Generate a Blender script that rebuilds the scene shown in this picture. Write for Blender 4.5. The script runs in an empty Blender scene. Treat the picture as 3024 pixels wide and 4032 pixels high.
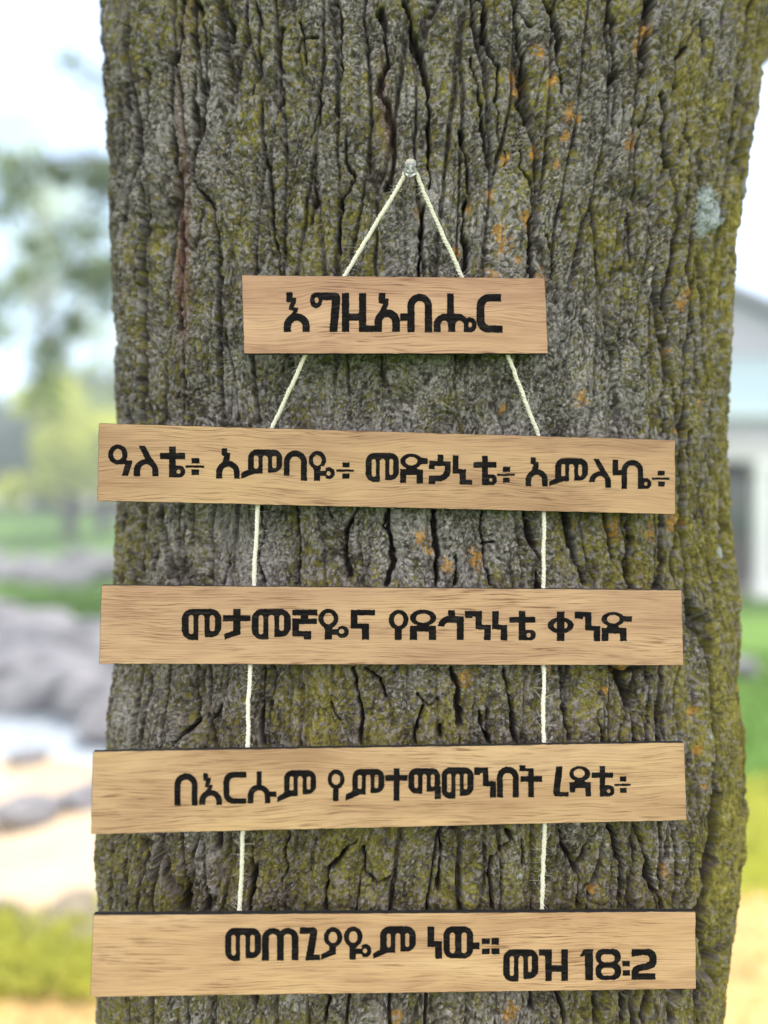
import bpy, bmesh, math, random
import numpy as np
from mathutils import Vector, Matrix
R = math.radians
random.seed(7)
SC = bpy.context.scene
COL = SC.collection

# ------------------------------------------------------------------ camera, sky, sun, exposure
CAMZ = 1.35
F = 2016.0 / math.tan(R(33.0))            # focal length in pixels of the 3024 x 4032 photograph
cd = bpy.data.cameras.new('camera'); cam = bpy.data.objects.new('camera', cd); COL.objects.link(cam)
cam.location = (0, 0, CAMZ); cam.rotation_euler = (R(90), 0, 0)
cd.sensor_fit = 'VERTICAL'; cd.sensor_height = 36.0; cd.sensor_width = 27.0
cd.lens = 18.0 / math.tan(R(33.0)); cd.clip_start = 0.01; cd.clip_end = 2000
cd.dof.use_dof = True; cd.dof.focus_distance = 0.585; cd.dof.aperture_fstop = cd.lens / 17.0; cd.dof.aperture_blades = 0
SC.camera = cam

SUN_EL, SUN_AZ = 58.0, 16.0               # azimuth measured from +Y (behind the tree) towards +X
w = bpy.data.worlds.new('World'); SC.world = w; w.use_nodes = True
nt = w.node_tree; bg = nt.nodes['Background']
sky = nt.nodes.new('ShaderNodeTexSky'); sky.sky_type = 'NISHITA'; sky.sun_disc = False
sky.sun_elevation = R(SUN_EL); sky.sun_rotation = R(SUN_AZ); sky.air_density = 1.0; sky.dust_density = 1.2; sky.ozone_density = 1.0
tc = nt.nodes.new('ShaderNodeTexCoord'); mp = nt.nodes.new('ShaderNodeMapping'); mp.inputs['Scale'].default_value = (1.6, 1.6, 4.0)
nz = nt.nodes.new('ShaderNodeTexNoise'); nz.inputs['Scale'].default_value = 1.5; nz.inputs['Detail'].default_value = 6; nz.inputs['Roughness'].default_value = .55
rp = nt.nodes.new('ShaderNodeValToRGB'); rp.color_ramp.elements[0].position = .44; rp.color_ramp.elements[1].position = .62
rp.color_ramp.elements[1].color = (.9, .9, .9, 1)
mxs = nt.nodes.new('ShaderNodeMix'); mxs.data_type = 'RGBA'
mxs.inputs[7].default_value = (10.0, 9.7, 9.3, 1)      # sunlit cloud, brightness raised to light the trunk front
nt.links.new(tc.outputs['Generated'], mp.inputs[0]); nt.links.new(mp.outputs[0], nz.inputs['Vector'])
sx = nt.nodes.new('ShaderNodeSeparateXYZ'); nt.links.new(tc.outputs['Generated'], sx.inputs[0])
cb = nt.nodes.new('ShaderNodeMath'); cb.operation = 'MULTIPLY_ADD'; cb.inputs[1].default_value = -.22      # extra unseen cloud added behind the viewer to light the shaded trunk
nt.links.new(sx.outputs['Y'], cb.inputs[0]); nt.links.new(nz.outputs[0], cb.inputs[2]); nt.links.new(cb.outputs[0], rp.inputs[0]); nt.links.new(rp.outputs[0], mxs.inputs[0])
nt.links.new(sky.outputs[0], mxs.inputs[6]); nt.links.new(mxs.outputs[2], bg.inputs[0])
bg.inputs[1].default_value = 0.15
sd = bpy.data.lights.new('sun', 'SUN'); sd.energy = 2.6; sd.angle = R(.6); sd.color = (1, .93, .82)
so = bpy.data.objects.new('sun', sd); COL.objects.link(so)
dv = Vector((math.sin(R(SUN_AZ)) * math.cos(R(SUN_EL)), math.cos(R(SUN_AZ)) * math.cos(R(SUN_EL)), math.sin(R(SUN_EL))))
so.rotation_euler = (-dv).to_track_quat('-Z', 'Y').to_euler(); so.location = dv * 30
SC.view_settings.view_transform = 'Standard'; SC.view_settings.look = 'None'
SC.view_settings.exposure = 1.22; SC.view_settings.gamma = 1; SC.view_settings.use_curve_mapping = False
SC.cycles.use_denoising = True; SC.cycles.max_bounces = 8; SC.cycles.transparent_max_bounces = 12
SC.cycles.caustics_reflective = False; SC.cycles.caustics_refractive = False

# ------------------------------------------------------------------ small helpers
def tag(o, label=None, cat=None, group=None, kind=None):
    if label: o['label'] = label
    if cat: o['category'] = cat
    if group: o['group'] = group
    if kind: o['kind'] = kind
    return o
def link(name, me, mats, parent=None, loc=None):
    o = bpy.data.objects.new(name, me); COL.objects.link(o)
    for m in (mats if isinstance(mats, (list, tuple)) else [mats]): me.materials.append(m)
    if parent: o.parent = parent
    if loc is not None: o.location = loc
    return o
def empty(name, loc=(0, 0, 0), rz=0.0):
    o = bpy.data.objects.new(name, None); COL.objects.link(o); o.location = loc; o.rotation_euler = (0, 0, rz)
    o.empty_display_size = .1
    return o
class MB:
    """collects boxes, tubes and faces and links them as ONE mesh object"""
    def __init__(s): s.v = []; s.f = []; s.sm = []
    def add(s, vs, fs, smooth=False):
        b = len(s.v); s.v += [tuple(p) for p in vs]
        s.f += [tuple(b + i for i in f) for f in fs]; s.sm += [smooth] * len(fs)
    def box(s, x0, x1, y0, y1, z0, z1):
        s.add([(x0, y0, z0), (x1, y0, z0), (x1, y1, z0), (x0, y1, z0), (x0, y0, z1), (x1, y0, z1), (x1, y1, z1), (x0, y1, z1)],
              [(0, 3, 2, 1), (4, 5, 6, 7), (0, 1, 5, 4), (1, 2, 6, 5), (2, 3, 7, 6), (3, 0, 4, 7)])
    def tube(s, pts, rad, n=8, caps=True):
        pts = [Vector(p) for p in pts]; vs = []; fs = []
        rad = rad if isinstance(rad, (list, tuple)) else [rad] * len(pts)
        up = Vector((0.31, 0.95, 0.07)).normalized()
        for i, p in enumerate(pts):
            t = (pts[min(i + 1, len(pts) - 1)] - pts[max(i - 1, 0)]).normalized()
            a = t.cross(up)
            if a.length < .05: a = t.cross(Vector((1, 0, 0)))
            a.normalize(); b = t.cross(a)
            for k in range(n):
                q = 2 * math.pi * k / n
                vs.append(p + (a * math.cos(q) + b * math.sin(q)) * rad[i])
        for i in range(len(pts) - 1):
            for k in range(n):
                k2 = (k + 1) % n
                fs.append((i * n + k, i * n + k2, (i + 1) * n + k2, (i + 1) * n + k))
        if caps:
            fs.append(tuple(range(n - 1, -1, -1))); fs.append(tuple((len(pts) - 1) * n + k for k in range(n)))
        s.add(vs, fs, True)
    def lathe(s, prof, n=32):
        vs = []; fs = []
        for r_, z in prof:
            for k in range(n):
                q = 2 * math.pi * k / n; vs.append((r_ * math.cos(q), r_ * math.sin(q), z))
        for i in range(len(prof) - 1):
            for k in range(n):
                k2 = (k + 1) % n; fs.append((i * n + k, i * n + k2, (i + 1) * n + k2, (i + 1) * n + k))
        fs.append(tuple(range(n - 1, -1, -1))); fs.append(tuple((len(prof) - 1) * n + k for k in range(n)))
        s.add(vs, fs, True)
    def build(s, name, mat, parent=None, loc=None):
        me = bpy.data.meshes.new(name); me.from_pydata(s.v, [], s.f); me.update()
        me.polygons.foreach_set('use_smooth', s.sm)
        return link(name, me, mat, parent, loc)

def grid_mesh(name, V, nr, nc, wrap=False):
    """V: (nr*nc,3) array; quads between rows"""
    me = bpy.data.meshes.new(name)
    i = np.arange(nr - 1)[:, None] * nc; j = np.arange(nc if wrap else nc - 1)[None, :]
    j2 = (j + 1) % nc
    Q = np.stack([i + j, i + j2, i + nc + j2, i + nc + j], -1).reshape(-1, 4).astype(np.int32)
    me.vertices.add(len(V)); me.vertices.foreach_set('co', V.astype(np.float32).ravel())
    me.loops.add(Q.size); me.loops.foreach_set('vertex_index', Q.ravel())
    me.polygons.add(len(Q)); me.polygons.foreach_set('loop_start', np.arange(0, Q.size, 4, dtype=np.int32))
    me.polygons.foreach_set('use_smooth', np.ones(len(Q), bool))
    me.update(calc_edges=True)
    return me

# vectorised noise
def _h(ix, iy, seed):
    n = (ix.astype(np.int64) * 374761393 + iy.astype(np.int64) * 668265263 + seed * 1274126177) & 0xffffffff
    n = ((n ^ (n >> 13)) * 1274126177) & 0xffffffff
    n = ((n ^ (n >> 15)) * 2246822519) & 0xffffffff
    return ((n ^ (n >> 16)) & 0xffffff).astype(np.float32) / 16777216.0
def vnoise(x, y, seed):
    ix = np.floor(x); iy = np.floor(y); fx = x - ix; fy = y - iy
    fx = fx * fx * fx * (fx * (fx * 6 - 15) + 10); fy = fy * fy * fy * (fy * (fy * 6 - 15) + 10)
    a = _h(ix, iy, seed); b = _h(ix + 1, iy, seed); c = _h(ix, iy + 1, seed); d = _h(ix + 1, iy + 1, seed)
    return ((a + (b - a) * fx) * (1 - fy) + (c + (d - c) * fx) * fy) * 2 - 1
def fbm(x, y, seed, o=4, g=.5):
    t = 0; amp = 1.0; s = 0
    for k in range(o):
        t = t + amp * vnoise(x * 2 ** k, y * 2 ** k, seed + k * 17); s += amp; amp *= g
    return t / s
def worley(x, y, seed, jit=.9):
    ix = np.floor(x); iy = np.floor(y)
    f1 = np.full(x.shape, 9., np.float32); f2 = f1.copy(); idv = np.zeros(x.shape, np.float32)
    for dx in (-1, 0, 1):
        for dy in (-1, 0, 1):
            cx = ix + dx; cy = iy + dy
            px = cx + .5 + (_h(cx, cy, seed) - .5) * jit; py = cy + .5 + (_h(cx, cy, seed + 1) - .5) * jit
            d = np.sqrt((px - x) ** 2 + (py - y) ** 2).astype(np.float32)
            near = d < f1
            f2 = np.where(near, f1, np.minimum(f2, d)); f1 = np.where(near, d, f1)
            idv = np.where(near, _h(cx, cy, seed + 2), idv)
    return f1, f2, idv
def sstep(a, b, x):
    t = np.clip((x - a) / (b - a), 0, 1); return t * t * (3 - 2 * t)

# ------------------------------------------------------------------ node materials
def newmat(name):
    m = bpy.data.materials.new(name); m.use_nodes = True
    return m, m.node_tree, m.node_tree.nodes['Principled BSDF']
def ramp(nt, stops):
    r = nt.nodes.new('ShaderNodeValToRGB'); e = r.color_ramp.elements
    while len(e) < len(stops): e.new(.5)
    for k, (p, c) in enumerate(stops): e[k].position = p; e[k].color = (*c, 1)
    return r
def noise(nt, vec, scale, detail=4, rough=.55, dist=0):
    n = nt.nodes.new('ShaderNodeTexNoise'); n.inputs['Scale'].default_value = scale; n.inputs['Detail'].default_value = detail
    n.inputs['Roughness'].default_value = rough; n.inputs['Distortion'].default_value = dist
    if vec is not None: nt.links.new(vec, n.inputs['Vector'])
    return n
def mapping(nt, vec, scale=(1, 1, 1), loc=(0, 0, 0), rot=(0, 0, 0)):
    m = nt.nodes.new('ShaderNodeMapping'); m.inputs['Scale'].default_value = scale; m.inputs['Location'].default_value = loc; m.inputs['Rotation'].default_value = rot
    nt.links.new(vec, m.inputs[0]); return m.outputs[0]
def mix(nt, fac, a, b, mode='MIX'):
    m = nt.nodes.new('ShaderNodeMix'); m.data_type = 'RGBA'; m.blend_type = mode
    for sock, val in ((m.inputs[0], fac), (m.inputs[6], a), (m.inputs[7], b)):
        if isinstance(val, (int, float)): sock.default_value = val
        elif isinstance(val, tuple): sock.default_value = (*val, 1)
        else: nt.links.new(val, sock)
    return m.outputs[2]
def bump(nt, bsdf, h, strength, dist):
    b = nt.nodes.new('ShaderNodeBump'); b.inputs['Strength'].default_value = strength; b.inputs['Distance'].default_value = dist
    nt.links.new(h, b.inputs['Height']); nt.links.new(b.outputs[0], bsdf.inputs['Normal'])
def m_noise(name, stops, scale, rough=.85, detail=5, bstr=0, bdist=.01, stretch=(1, 1, 1), spec=.3):
    m, nt, p = newmat(name); tc = nt.nodes.new('ShaderNodeTexCoord')
    v = mapping(nt, tc.outputs['Object'], stretch)
    n = noise(nt, v, scale, detail); r = ramp(nt, stops)
    nt.links.new(n.outputs[0], r.inputs[0]); nt.links.new(r.outputs[0], p.inputs['Base Color'])
    p.inputs['Roughness'].default_value = rough; p.inputs['Specular IOR Level'].default_value = spec
    if bstr: bump(nt, p, n.outputs[0], bstr, bdist)
    return m
def m_leaf(name, c0, c1, trans=.45):
    m, nt, p = newmat(name)
    g = nt.nodes.new('ShaderNodeNewGeometry'); r = ramp(nt, [(0, c0), (1, c1)])
    nt.links.new(g.outputs['Random Per Island'], r.inputs[0]); nt.links.new(r.outputs[0], p.inputs['Base Color'])
    p.inputs['Roughness'].default_value = .6; p.inputs['Specular IOR Level'].default_value = .25
    t = nt.nodes.new('ShaderNodeBsdfTranslucent'); mxn = nt.nodes.new('ShaderNodeMixShader'); mxn.inputs[0].default_value = trans
    tint = mix(nt, 1.0, r.outputs[0], (1.5, 1.5, .7), 'MULTIPLY'); nt.links.new(tint, t.inputs[0])
    nt.links.new(p.outputs[0], mxn.inputs[1]); nt.links.new(t.outputs[0], mxn.inputs[2])
    nt.links.new(mxn.outputs[0], nt.nodes['Material Output'].inputs[0])
    return m

# ------------------------------------------------------------------ pixel helpers (for the size of real things)
def ray(px, py): return ((px - 1512.0) / F, (2016.0 - py) / F)     # photo pixel -> x/y, z/y
def gnd(px, py):                                                   # 1659-wide view pixel on the ground -> world
    u, v = ray(px * 1.8228, py * 1.8228); d = -CAMZ / v
    return (u * d, d)

# ================================================================== GROUND AND SETTING
lawn_m, nt, p = newmat('lawn_grass'); tc = nt.nodes.new('ShaderNodeTexCoord')
n1 = noise(nt, tc.outputs['Object'], .35, 4); n2 = noise(nt, tc.outputs['Object'], 14, 4)
c1 = ramp(nt, [(.3, (.090, .190, .035)), (.7, (.150, .260, .055))]); nt.links.new(n1.outputs[0], c1.inputs[0])
c2 = ramp(nt, [(.3, (.55, .55, .5)), (.7, (1.2, 1.2, 1.1))]); nt.links.new(n2.outputs[0], c2.inputs[0])
nt.links.new(mix(nt, 1.0, c1.outputs[0], c2.outputs[0], 'MULTIPLY'), p.inputs['Base Color']); p.inputs['Roughness'].default_value = .95
p.inputs['Specular IOR Level'].default_value = .1
dry_m = m_noise('dry_grass_soil', [(.25, (.30, .18, .07)), (.5, (.50, .34, .14)), (.75, (.62, .47, .20))], 5, .95, 6, .4, .02)
yel_m = m_noise('yellow_grass', [(.3, (.26, .30, .03)), (.7, (.42, .42, .06))], 4, .95, 6)
sand_m = m_noise('sand', [(.3, (.46, .34, .22)), (.7, (.62, .48, .33))], 2.2, .95, 6, .3, .02)
rock_m = m_noise('grey_rock', [(.25, (.14, .135, .145)), (.55, (.23, .225, .24)), (.8, (.32, .31, .315))], 5, .9, 8, .6, .03)
brock_m = m_noise('brown_rock', [(.25, (.14, .115, .08)), (.55, (.26, .22, .16)), (.8, (.36, .32, .25))], 6, .9, 8, .6, .03)
wat_m, nt, p = newmat('water'); tc = nt.nodes.new('ShaderNodeTexCoord')
p.inputs['Base Color'].default_value = (.40, .45, .50, 1); p.inputs['Roughness'].default_value = .12; p.inputs['IOR'].default_value = 1.33
nw = noise(nt, mapping(nt, tc.outputs['Object'], (1, 2.2, 1)), 5, 3); bump(nt, p, nw.outputs[0], .35, .03)

def sheet(name, pts, z, mat, sub=0):
    me = bpy.data.meshes.new(name); me.from_pydata([(x, y, z) for x, y in pts], [], [tuple(range(len(pts)))]); me.update()
    o = link(name, me, mat); tag(o, kind='structure'); return o
def blob_outline(cx, cy, rx, ry, seed, n=48, amp=.16):
    rr = random.Random(seed); ph = [rr.uniform(0, 6.28) for _ in range(5)]; o = []
    for k in range(n):
        a = 2 * math.pi * k / n; q = 1 + amp * sum(math.sin((j + 2) * a + ph[j]) / (j + 1.5) for j in range(5))
        o.append((cx + rx * q * math.cos(a), cy + ry * q * math.sin(a)))
    return o
sheet('ground', [(-500, -500), (500, -500), (500, 700), (-500, 700)], 0, lawn_m)
# shore line runs from far left to near the tree
sheet('water', [(-1.0, 3.55), (-1.64, 4.75), (-2.5, 6.0), (-3.81, 7.85), (-5.4, 9.4), (-9, 11), (-16, 11.5), (-16, 4.2), (-9, 3.4), (-4.4, 3.3), (-2.4, 3.5)], .008, wat_m)
sheet('sand', [(-.75, 3.0), (-1.0, 3.9), (-1.9, 4.35), (-2.6, 4.0), (-4.5, 3.9), (-9, 4.2), (-16, 5.2), (-16, 2.6), (-9, 2.3), (-4, 2.45), (-2.0, 2.55), (-1.2, 2.6)], .014, sand_m)
sheet('yellow_grass', blob_outline(2.2, 3.0, 3.6, .95, 4), .004, yel_m)  # patch of lawn coloured yellow-green
sheet('dry_soil', blob_outline(1.2, 1.35, 3.2, 1.45, 11, amp=.08), .018, dry_m)

def rise(x, y):
    f = min(max((-2.5 - x) / 5.0, 0), 1); t = min(max((y - 21.0) / 24.0, 0), 1)
    return 1.75 * f * f * (3 - 2 * f) * t * t * (3 - 2 * t)
gx = np.linspace(-70, -2.4, 90); gy = np.linspace(20.8, 90, 90)
tag(link('grassy_slope', grid_mesh('grassy_slope', np.array([(x, y, rise(x, y) - .003) for y in gy for x in gx]), 90, 90), lawn_m), kind='structure')

def make_rock(name, loc, s, seed, mat, flat=.65):
    rr = random.Random(seed); bm = bmesh.new(); bmesh.ops.create_icosphere(bm, subdivisions=3, radius=1)
    dirs = [Vector((rr.gauss(0, 1), rr.gauss(0, 1), rr.gauss(0, 1))).normalized() for _ in range(14)]
    offs = [rr.uniform(.55, .95) for _ in dirs]; sx, sy = rr.uniform(.8, 1.3), rr.uniform(.8, 1.2)
    for v in bm.verts:
        c = v.co.copy(); m = 1.0
        for d, o in zip(dirs, offs):
            k = c.dot(d)
            if k > o: m = min(m, o / k)
        c *= m; c += c.normalized() * .03 * math.sin(9 * c.x + seed) * math.cos(8 * c.y + 3 * c.z)
        v.co = Vector((c.x * sx, c.y * sy, c.z * flat)) * s
    me = bpy.data.meshes.new(name); bm.to_mesh(me); bm.free()
    o = link(name, me, mat, None, loc); o.rotation_euler = (0, 0, rr.uniform(0, 6.28)); return o
rr = random.Random(3)
for k in range(44):                                   # bank of rocks along the water
    t = (k % 22) / 21.0; row = k // 22
    x = -.95 + t * -5.2 + rr.uniform(-.12, .12); y = 3.85 + t * 5.9 + .25 * math.sin(t * 6) + row * .85 + rr.uniform(-.2, .35)
    s = rr.uniform(.28, .46) * (1 if row == 0 else 1.1)
    o = make_rock('rock', (x + row * .35, y, s * .22), s, 100 + k, rock_m)
    tag(o, 'grey boulder in the bank of rocks along the far edge of the water', 'rock', 'boulders along the water edge')
for k in range(40):                                   # heap of rocks at the lawn's edge
    t = k / 39.0; x = -12.5 + t * 10.5 + rr.uniform(-.3, .3); y = 15.5 + rr.uniform(-1.3, 2.2)
    s = rr.uniform(.32, .55)
    o = make_rock('rock', (x, y, s * .3 + (.15 if rr.random() < .4 else 0)), s, 300 + k, rock_m, .7)
    tag(o, 'grey boulder in the rough heap of rocks below the far lawn', 'rock', 'boulders heaped below the lawn')
for (px, py, s, lab) in [(60, 1775, .17, 'small grey stone lying alone on the sand left of the trunk'), (205, 1735, .13, 'small dark stone on the sand close to the trunk'),
                         (60, 1650, .12, 'small stone at the sandy margin of the bright water')]:
    x, y = gnd(px, py); tag(make_rock('stone', (x, y, s * .3), s, int(px), rock_m), lab, 'stone')
for k, (px, py, s) in enumerate([(15, 1985, .13), (165, 1990, .17), (225, 2030, .17), (110, 2035, .14), (180, 2060, .15), (70, 2000, .1), (300, 2060, .18), (-60, 2020, .17)]):
    x, y = gnd(px, py)
    tag(make_rock('stone', (x, y, s * .16), s * .6, 700 + k, brock_m), 'brown stone in the row between the sand and the bright grass', 'stone', 'brown stones at the edge of the sand')
x, y = gnd(1603, 1462)
tag(make_rock('stone', (x, y, .07), .17, 55, rock_m), 'single pale grey stone on the green lawn right of the trunk', 'stone')

# grass blades near the tree (one uncountable mass)
def grass_mass(name, spots, mat, seed):
    rr = np.random.RandomState(seed); Vs = []; 
    for (x0, x1, y0, y1, n, h) in spots:
        X = rr.uniform(x0, x1, n); Y = rr.uniform(y0, y1, n); H = h * rr.uniform(.5, 1.2, n); A = rr.uniform(0, 6.28, n)
        wd = .004 + .003 * rr.rand(n); lx = rr.normal(0, .35, n) * H; ly = rr.normal(0, .35, n) * H
        ca, sa = np.cos(A) * wd, np.sin(A) * wd; z0 = np.full(n, .0)
        Vs.append(np.stack([np.stack([X - ca, Y - sa, z0], -1), np.stack([X + ca, Y + sa, z0], -1),
                            np.stack([X + lx * .4 + ca * .7, Y + ly * .4 + sa * .7, H * .6], -1), np.stack([X + lx, Y + ly, H], -1)], 1))
    V = np.concatenate(Vs).reshape(-1, 3); n = len(V) // 4
    me = bpy.data.meshes.new(name); me.vertices.add(len(V)); me.vertices.foreach_set('co', V.astype(np.float32).ravel())
    me.loops.add(len(V)); me.loops.foreach_set('vertex_index', np.arange(len(V), dtype=np.int32))
    me.polygons.add(n); me.polygons.foreach_set('loop_start', np.arange(0, len(V), 4, dtype=np.int32)); me.update(calc_edges=True)
    return link(name, me, mat)
gl_y = m_leaf('grass_blade_yellow', (.40, .43, .09), (.56, .55, .17), .35)
gl_g = m_leaf('grass_blade_green', (.06, .14, .02), (.12, .22, .04), .35)
gl_d = m_leaf('grass_blade_dry', (.40, .27, .10), (.62, .46, .2), .3)
tag(grass_mass('grass', [(-1.5, -.6, 2.15, 2.5, 3600, .09), (-2.6, -1.2, 2.15, 2.55, 3600, .09), (1.0, 3.6, 2.7, 3.9, 9000, .07)], gl_y, 1), 'bright yellow green grass growing in tufts behind the trunk', 'grass', kind='stuff')
tag(grass_mass('grass', [(1.4, 7.5, 3.7, 7.5, 14000, .07), (-6, -2.2, 8.8, 12.5, 9000, .14)], gl_g, 2), 'green lawn grass behind the trunk', 'grass', kind='stuff')
tag(grass_mass('grass', [(-1.6, 3.2, 1.4, 2.7, 5000, .05)], gl_d, 3), 'dry straw coloured grass around the foot of the tree', 'grass', kind='stuff')

# ------------------------------------------------------------------ background trees
bark_far = m_noise('far_bark', [(.3, (.06, .05, .045)), (.7, (.14, .12, .10))], 12, .9, 5, .5, .02, (1, 1, .2))
def leaves_mesh(name, blobs, size, seed, keep=None):
    """blobs: (cx,cy,cz,rx,ry,rz,n) -> many small leaf faces spread through each clump"""
    rr = np.random.RandomState(seed); P = []
    for (cx, cy, cz, rx, ry, rz, n) in blobs:
        d = rr.normal(size=(n, 3)); d /= np.linalg.norm(d, axis=1)[:, None]; q = rr.rand(n) ** .45
        P.append(np.array([cx, cy, cz]) + d * q[:, None] * np.array([rx, ry, rz]))
    P = np.concatenate(P)
    if keep is not None: P = P[keep(P)]
    n = len(P); a = rr.normal(size=(n, 3)); a /= np.linalg.norm(a, axis=1)[:, None]
    b = np.cross(a, rr.normal(size=(n, 3))); b /= np.linalg.norm(b, axis=1)[:, None]
    L = (size * rr.uniform(.6, 1.3, n))[:, None]
    V = np.stack([P - a * L, P - b * L * .5, P + a * L, P + b * L * .5], 1).reshape(-1, 3)
    me = bpy.data.meshes.new(name); me.vertices.add(len(V)); me.vertices.foreach_set('co', V.astype(np.float32).ravel())
    me.loops.add(len(V)); me.loops.foreach_set('vertex_index', np.arange(len(V), dtype=np.int32))
    me.polygons.add(n); me.polygons.foreach_set('loop_start', np.arange(0, len(V), 4, dtype=np.int32)); me.update(calc_edges=True)
    return me
def bg_tree(name, label, x, y, h, wd, leafm, seed, size=.16, n=2600, cat='tree', group=None, low=.25):
    rr = random.Random(seed); e = empty(name, (x, y, rise(x, y))); tag(e, label, cat, group)
    mb = MB(); mb.tube([(0, 0, -.05), (.05, 0, h * .3), (.0, .1, h * .6), (.05, 0, h * .85)], [wd * .06, wd * .045, wd * .03, .02])
    ends = []
    for k in range(7):
        a = k * 2.4 + rr.uniform(-.4, .4); z = h * rr.uniform(low, .7); L = wd * .5 * rr.uniform(.5, .9)
        q = (L * math.cos(a), L * math.sin(a), z + h * .16); ends.append(q)
        mb.tube([(0.02, 0, z), (q[0] * .5, q[1] * .5, z + h * .1), q], [wd * .025, wd * .015, .012], 6)
    mb.build('trunk', bark_far, e)
    bl = [(0, 0, h * .62, wd * .3, wd * .3, h * .3, n // 4)]
    for q in ends + [(rr.uniform(-1, 1) * wd * .3, rr.uniform(-1, 1) * wd * .3, h * rr.uniform(low + .1, .95)) for _ in range(8)]:
        s = rr.uniform(.14, .24); bl.append((*q, wd * s, wd * s, wd * s * .8, n // 15))
    link('crown', leaves_mesh('crown', bl, size, seed), leafm, e); return e
lf_y = m_leaf('leaf_yellow_green', (.38, .42, .09), (.56, .57, .15), .5)
lf_g = m_leaf('leaf_green', (.16, .24, .09), (.26, .34, .13), .45)
lf_b = m_leaf('leaf_dark_green', (.08, .14, .11), (.14, .21, .15), .4)  # leaf colour lightened and blued to carry some distance haze
lf_m = m_leaf('leaf_mid_green', (.10, .15, .08), (.17, .24, .11), .5)
def at(px, d): return (px * 1.8228 - 1512.0) / F * d
bg_tree('shrub', 'yellow green leafy shrub left of the trunk, brightest plant in the background', at(150, 29), 29, 5.6, 4.6, lf_y, 21, .17, 3400, 'shrub', None, .1)
bg_tree('tree', 'light green tree rising just left of the trunk behind the yellow green shrub', at(222, 40), 40, 8.4, 5.6, lf_g, 22, .25, 2600)
lf_p = m_leaf('leaf_pale_green', (.24, .32, .20), (.36, .44, .28), .5)
bg_tree('tree', 'tall thin pale green tree, hazy behind the drooping boughs at the far left', at(95, 44), 44, 22, 8.5, lf_p, 91, .21, 2300, 'tree', None, .2)
for k, (px, d, h, wd) in enumerate([(20, 44, 5.2, 7), (95, 50, 6.4, 7), (-70, 46, 6.6, 8), (165, 40, 4.2, 6), (255, 46, 5.5, 7), (-180, 50, 7, 9), (340, 52, 6, 8), (420, 48, 7, 8), (-330, 50, 7, 9), (-480, 54, 8, 9), (-650, 50, 7, 9), (-820, 52, 8, 10)]):
    bg_tree('tree', 'dark blue green tree in the far row beyond the lawn', at(px, d), d, h, wd, lf_b, 30 + k, .3, 2200, 'tree', 'dark trees in the far row', .1)
for k, (x, d, h, wd) in enumerate([(14, 40, 8, 7), (24, 44, 9, 8), (33, 40, 8, 8), (6, 46, 9, 8), (-6, 48, 8, 8)]):
    bg_tree('tree', 'dark green tree standing far behind the house', x, d, h, wd, lf_b, 50 + k, .3, 1800, 'tree', 'trees behind the house', .1)
# slender tree with drooping boughs, its stem hidden behind the big trunk
t2 = empty('tree', (at(470, 9.5), 9.5, 0)); tag(t2, 'slender tree with loose drooping leafy boughs against the sky left of the trunk', 'tree')
tx = t2.location.x
mb = MB(); mb.tube([(0, 0, -.05), (.05, 0, 2), (-.05, .1, 4.5), (.05, .1, 7.5)], [.16, .13, .1, .04], 10)
mb.build('trunk', bark_far, t2); bl = []
def pz(px, py, d): return (at(px, d) - tx, d - 9.5, CAMZ + (2016 - py * 1.8228) / F * d)
for (path, dens) in [([(430, 470, 9.5), (300, 540, 9.2), (190, 640, 9.0), (110, 730, 8.9), (65, 840, 8.8)], 60),
                     ([(440, 420, 9.5), (280, 350, 9.1), (130, 340, 8.8), (40, 360, 8.6), (-40, 420, 8.5)], 70),
                     ([(430, 520, 9.5), (240, 590, 9.6), (120, 560, 9.7), (20, 650, 9.8), (-60, 720, 9.8)], 60),
                     ([(450, 250, 9.5), (300, 200, 9.4), (220, 170, 9.3), (160, 120, 9.2)], 16),
                     ([(450, 350, 9.5), (260, 400, 9.4), (160, 480, 9.4), (90, 520, 9.3)], 40)]:
    pts = [pz(*q) for q in path]; lb = MB(); lb.tube(pts, [.045 - .038 * i / (len(pts) - 1) for i in range(len(pts))], 6)
    lb.build('bough', bark_far, t2)
    for i in range(len(pts) - 1):
        for j in range(3):
            if i == 0 and j < 2: continue
            u = (j + .5) / 3; q = [pts[i][k] * (1 - u) + pts[i + 1][k] * u for k in range(3)]
            s = random.uniform(.16, .42); bl.append((q[0] + random.uniform(-.12, .12), q[1] + random.uniform(-.3, .3), q[2] - random.uniform(0, .15), s, s, s * .8, int(dens * random.uniform(.8, 3.0))))
link('crown', leaves_mesh('crown', bl + [(0, 0, 7.2, 1.4, 1.4, 1.4, 900)], .055, 77), lf_m, t2)

# ------------------------------------------------------------------ house on the right
sid_m = m_noise('grey_siding', [(.3, (.36, .36, .42)), (.7, (.42, .42, .48))], 3, .8, 3, 0, .01, (1, 1, 12))
teal_m = m_noise('teal_metal_roof', [(.3, (.34, .46, .48)), (.7, (.40, .52, .54))], 2, .5, 3)
roof_m = m_noise('grey_shingle', [(.3, (.20, .20, .22)), (.7, (.30, .30, .32))], 8, .9, 6, .4, .02)
white_m = m_noise('white_paint', [(.3, (.72, .73, .76)), (.7, (.80, .81, .84))], 2, .55, 3)
blue_m = m_noise('pale_blue_gutter', [(.3, (.50, .60, .70)), (.7, (.56, .66, .76))], 2, .5, 3)
trim_m = m_noise('pale_grey_paint', [(.3, (.46, .46, .48)), (.7, (.52, .52, .54))], 2, .6, 3)
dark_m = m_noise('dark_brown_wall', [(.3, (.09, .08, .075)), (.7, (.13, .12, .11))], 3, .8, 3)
gls_m, nt, p = newmat('window_glass'); p.inputs['Base Color'].default_value = (.05, .08, .06, 1); p.inputs['Roughness'].default_value = .08
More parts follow.
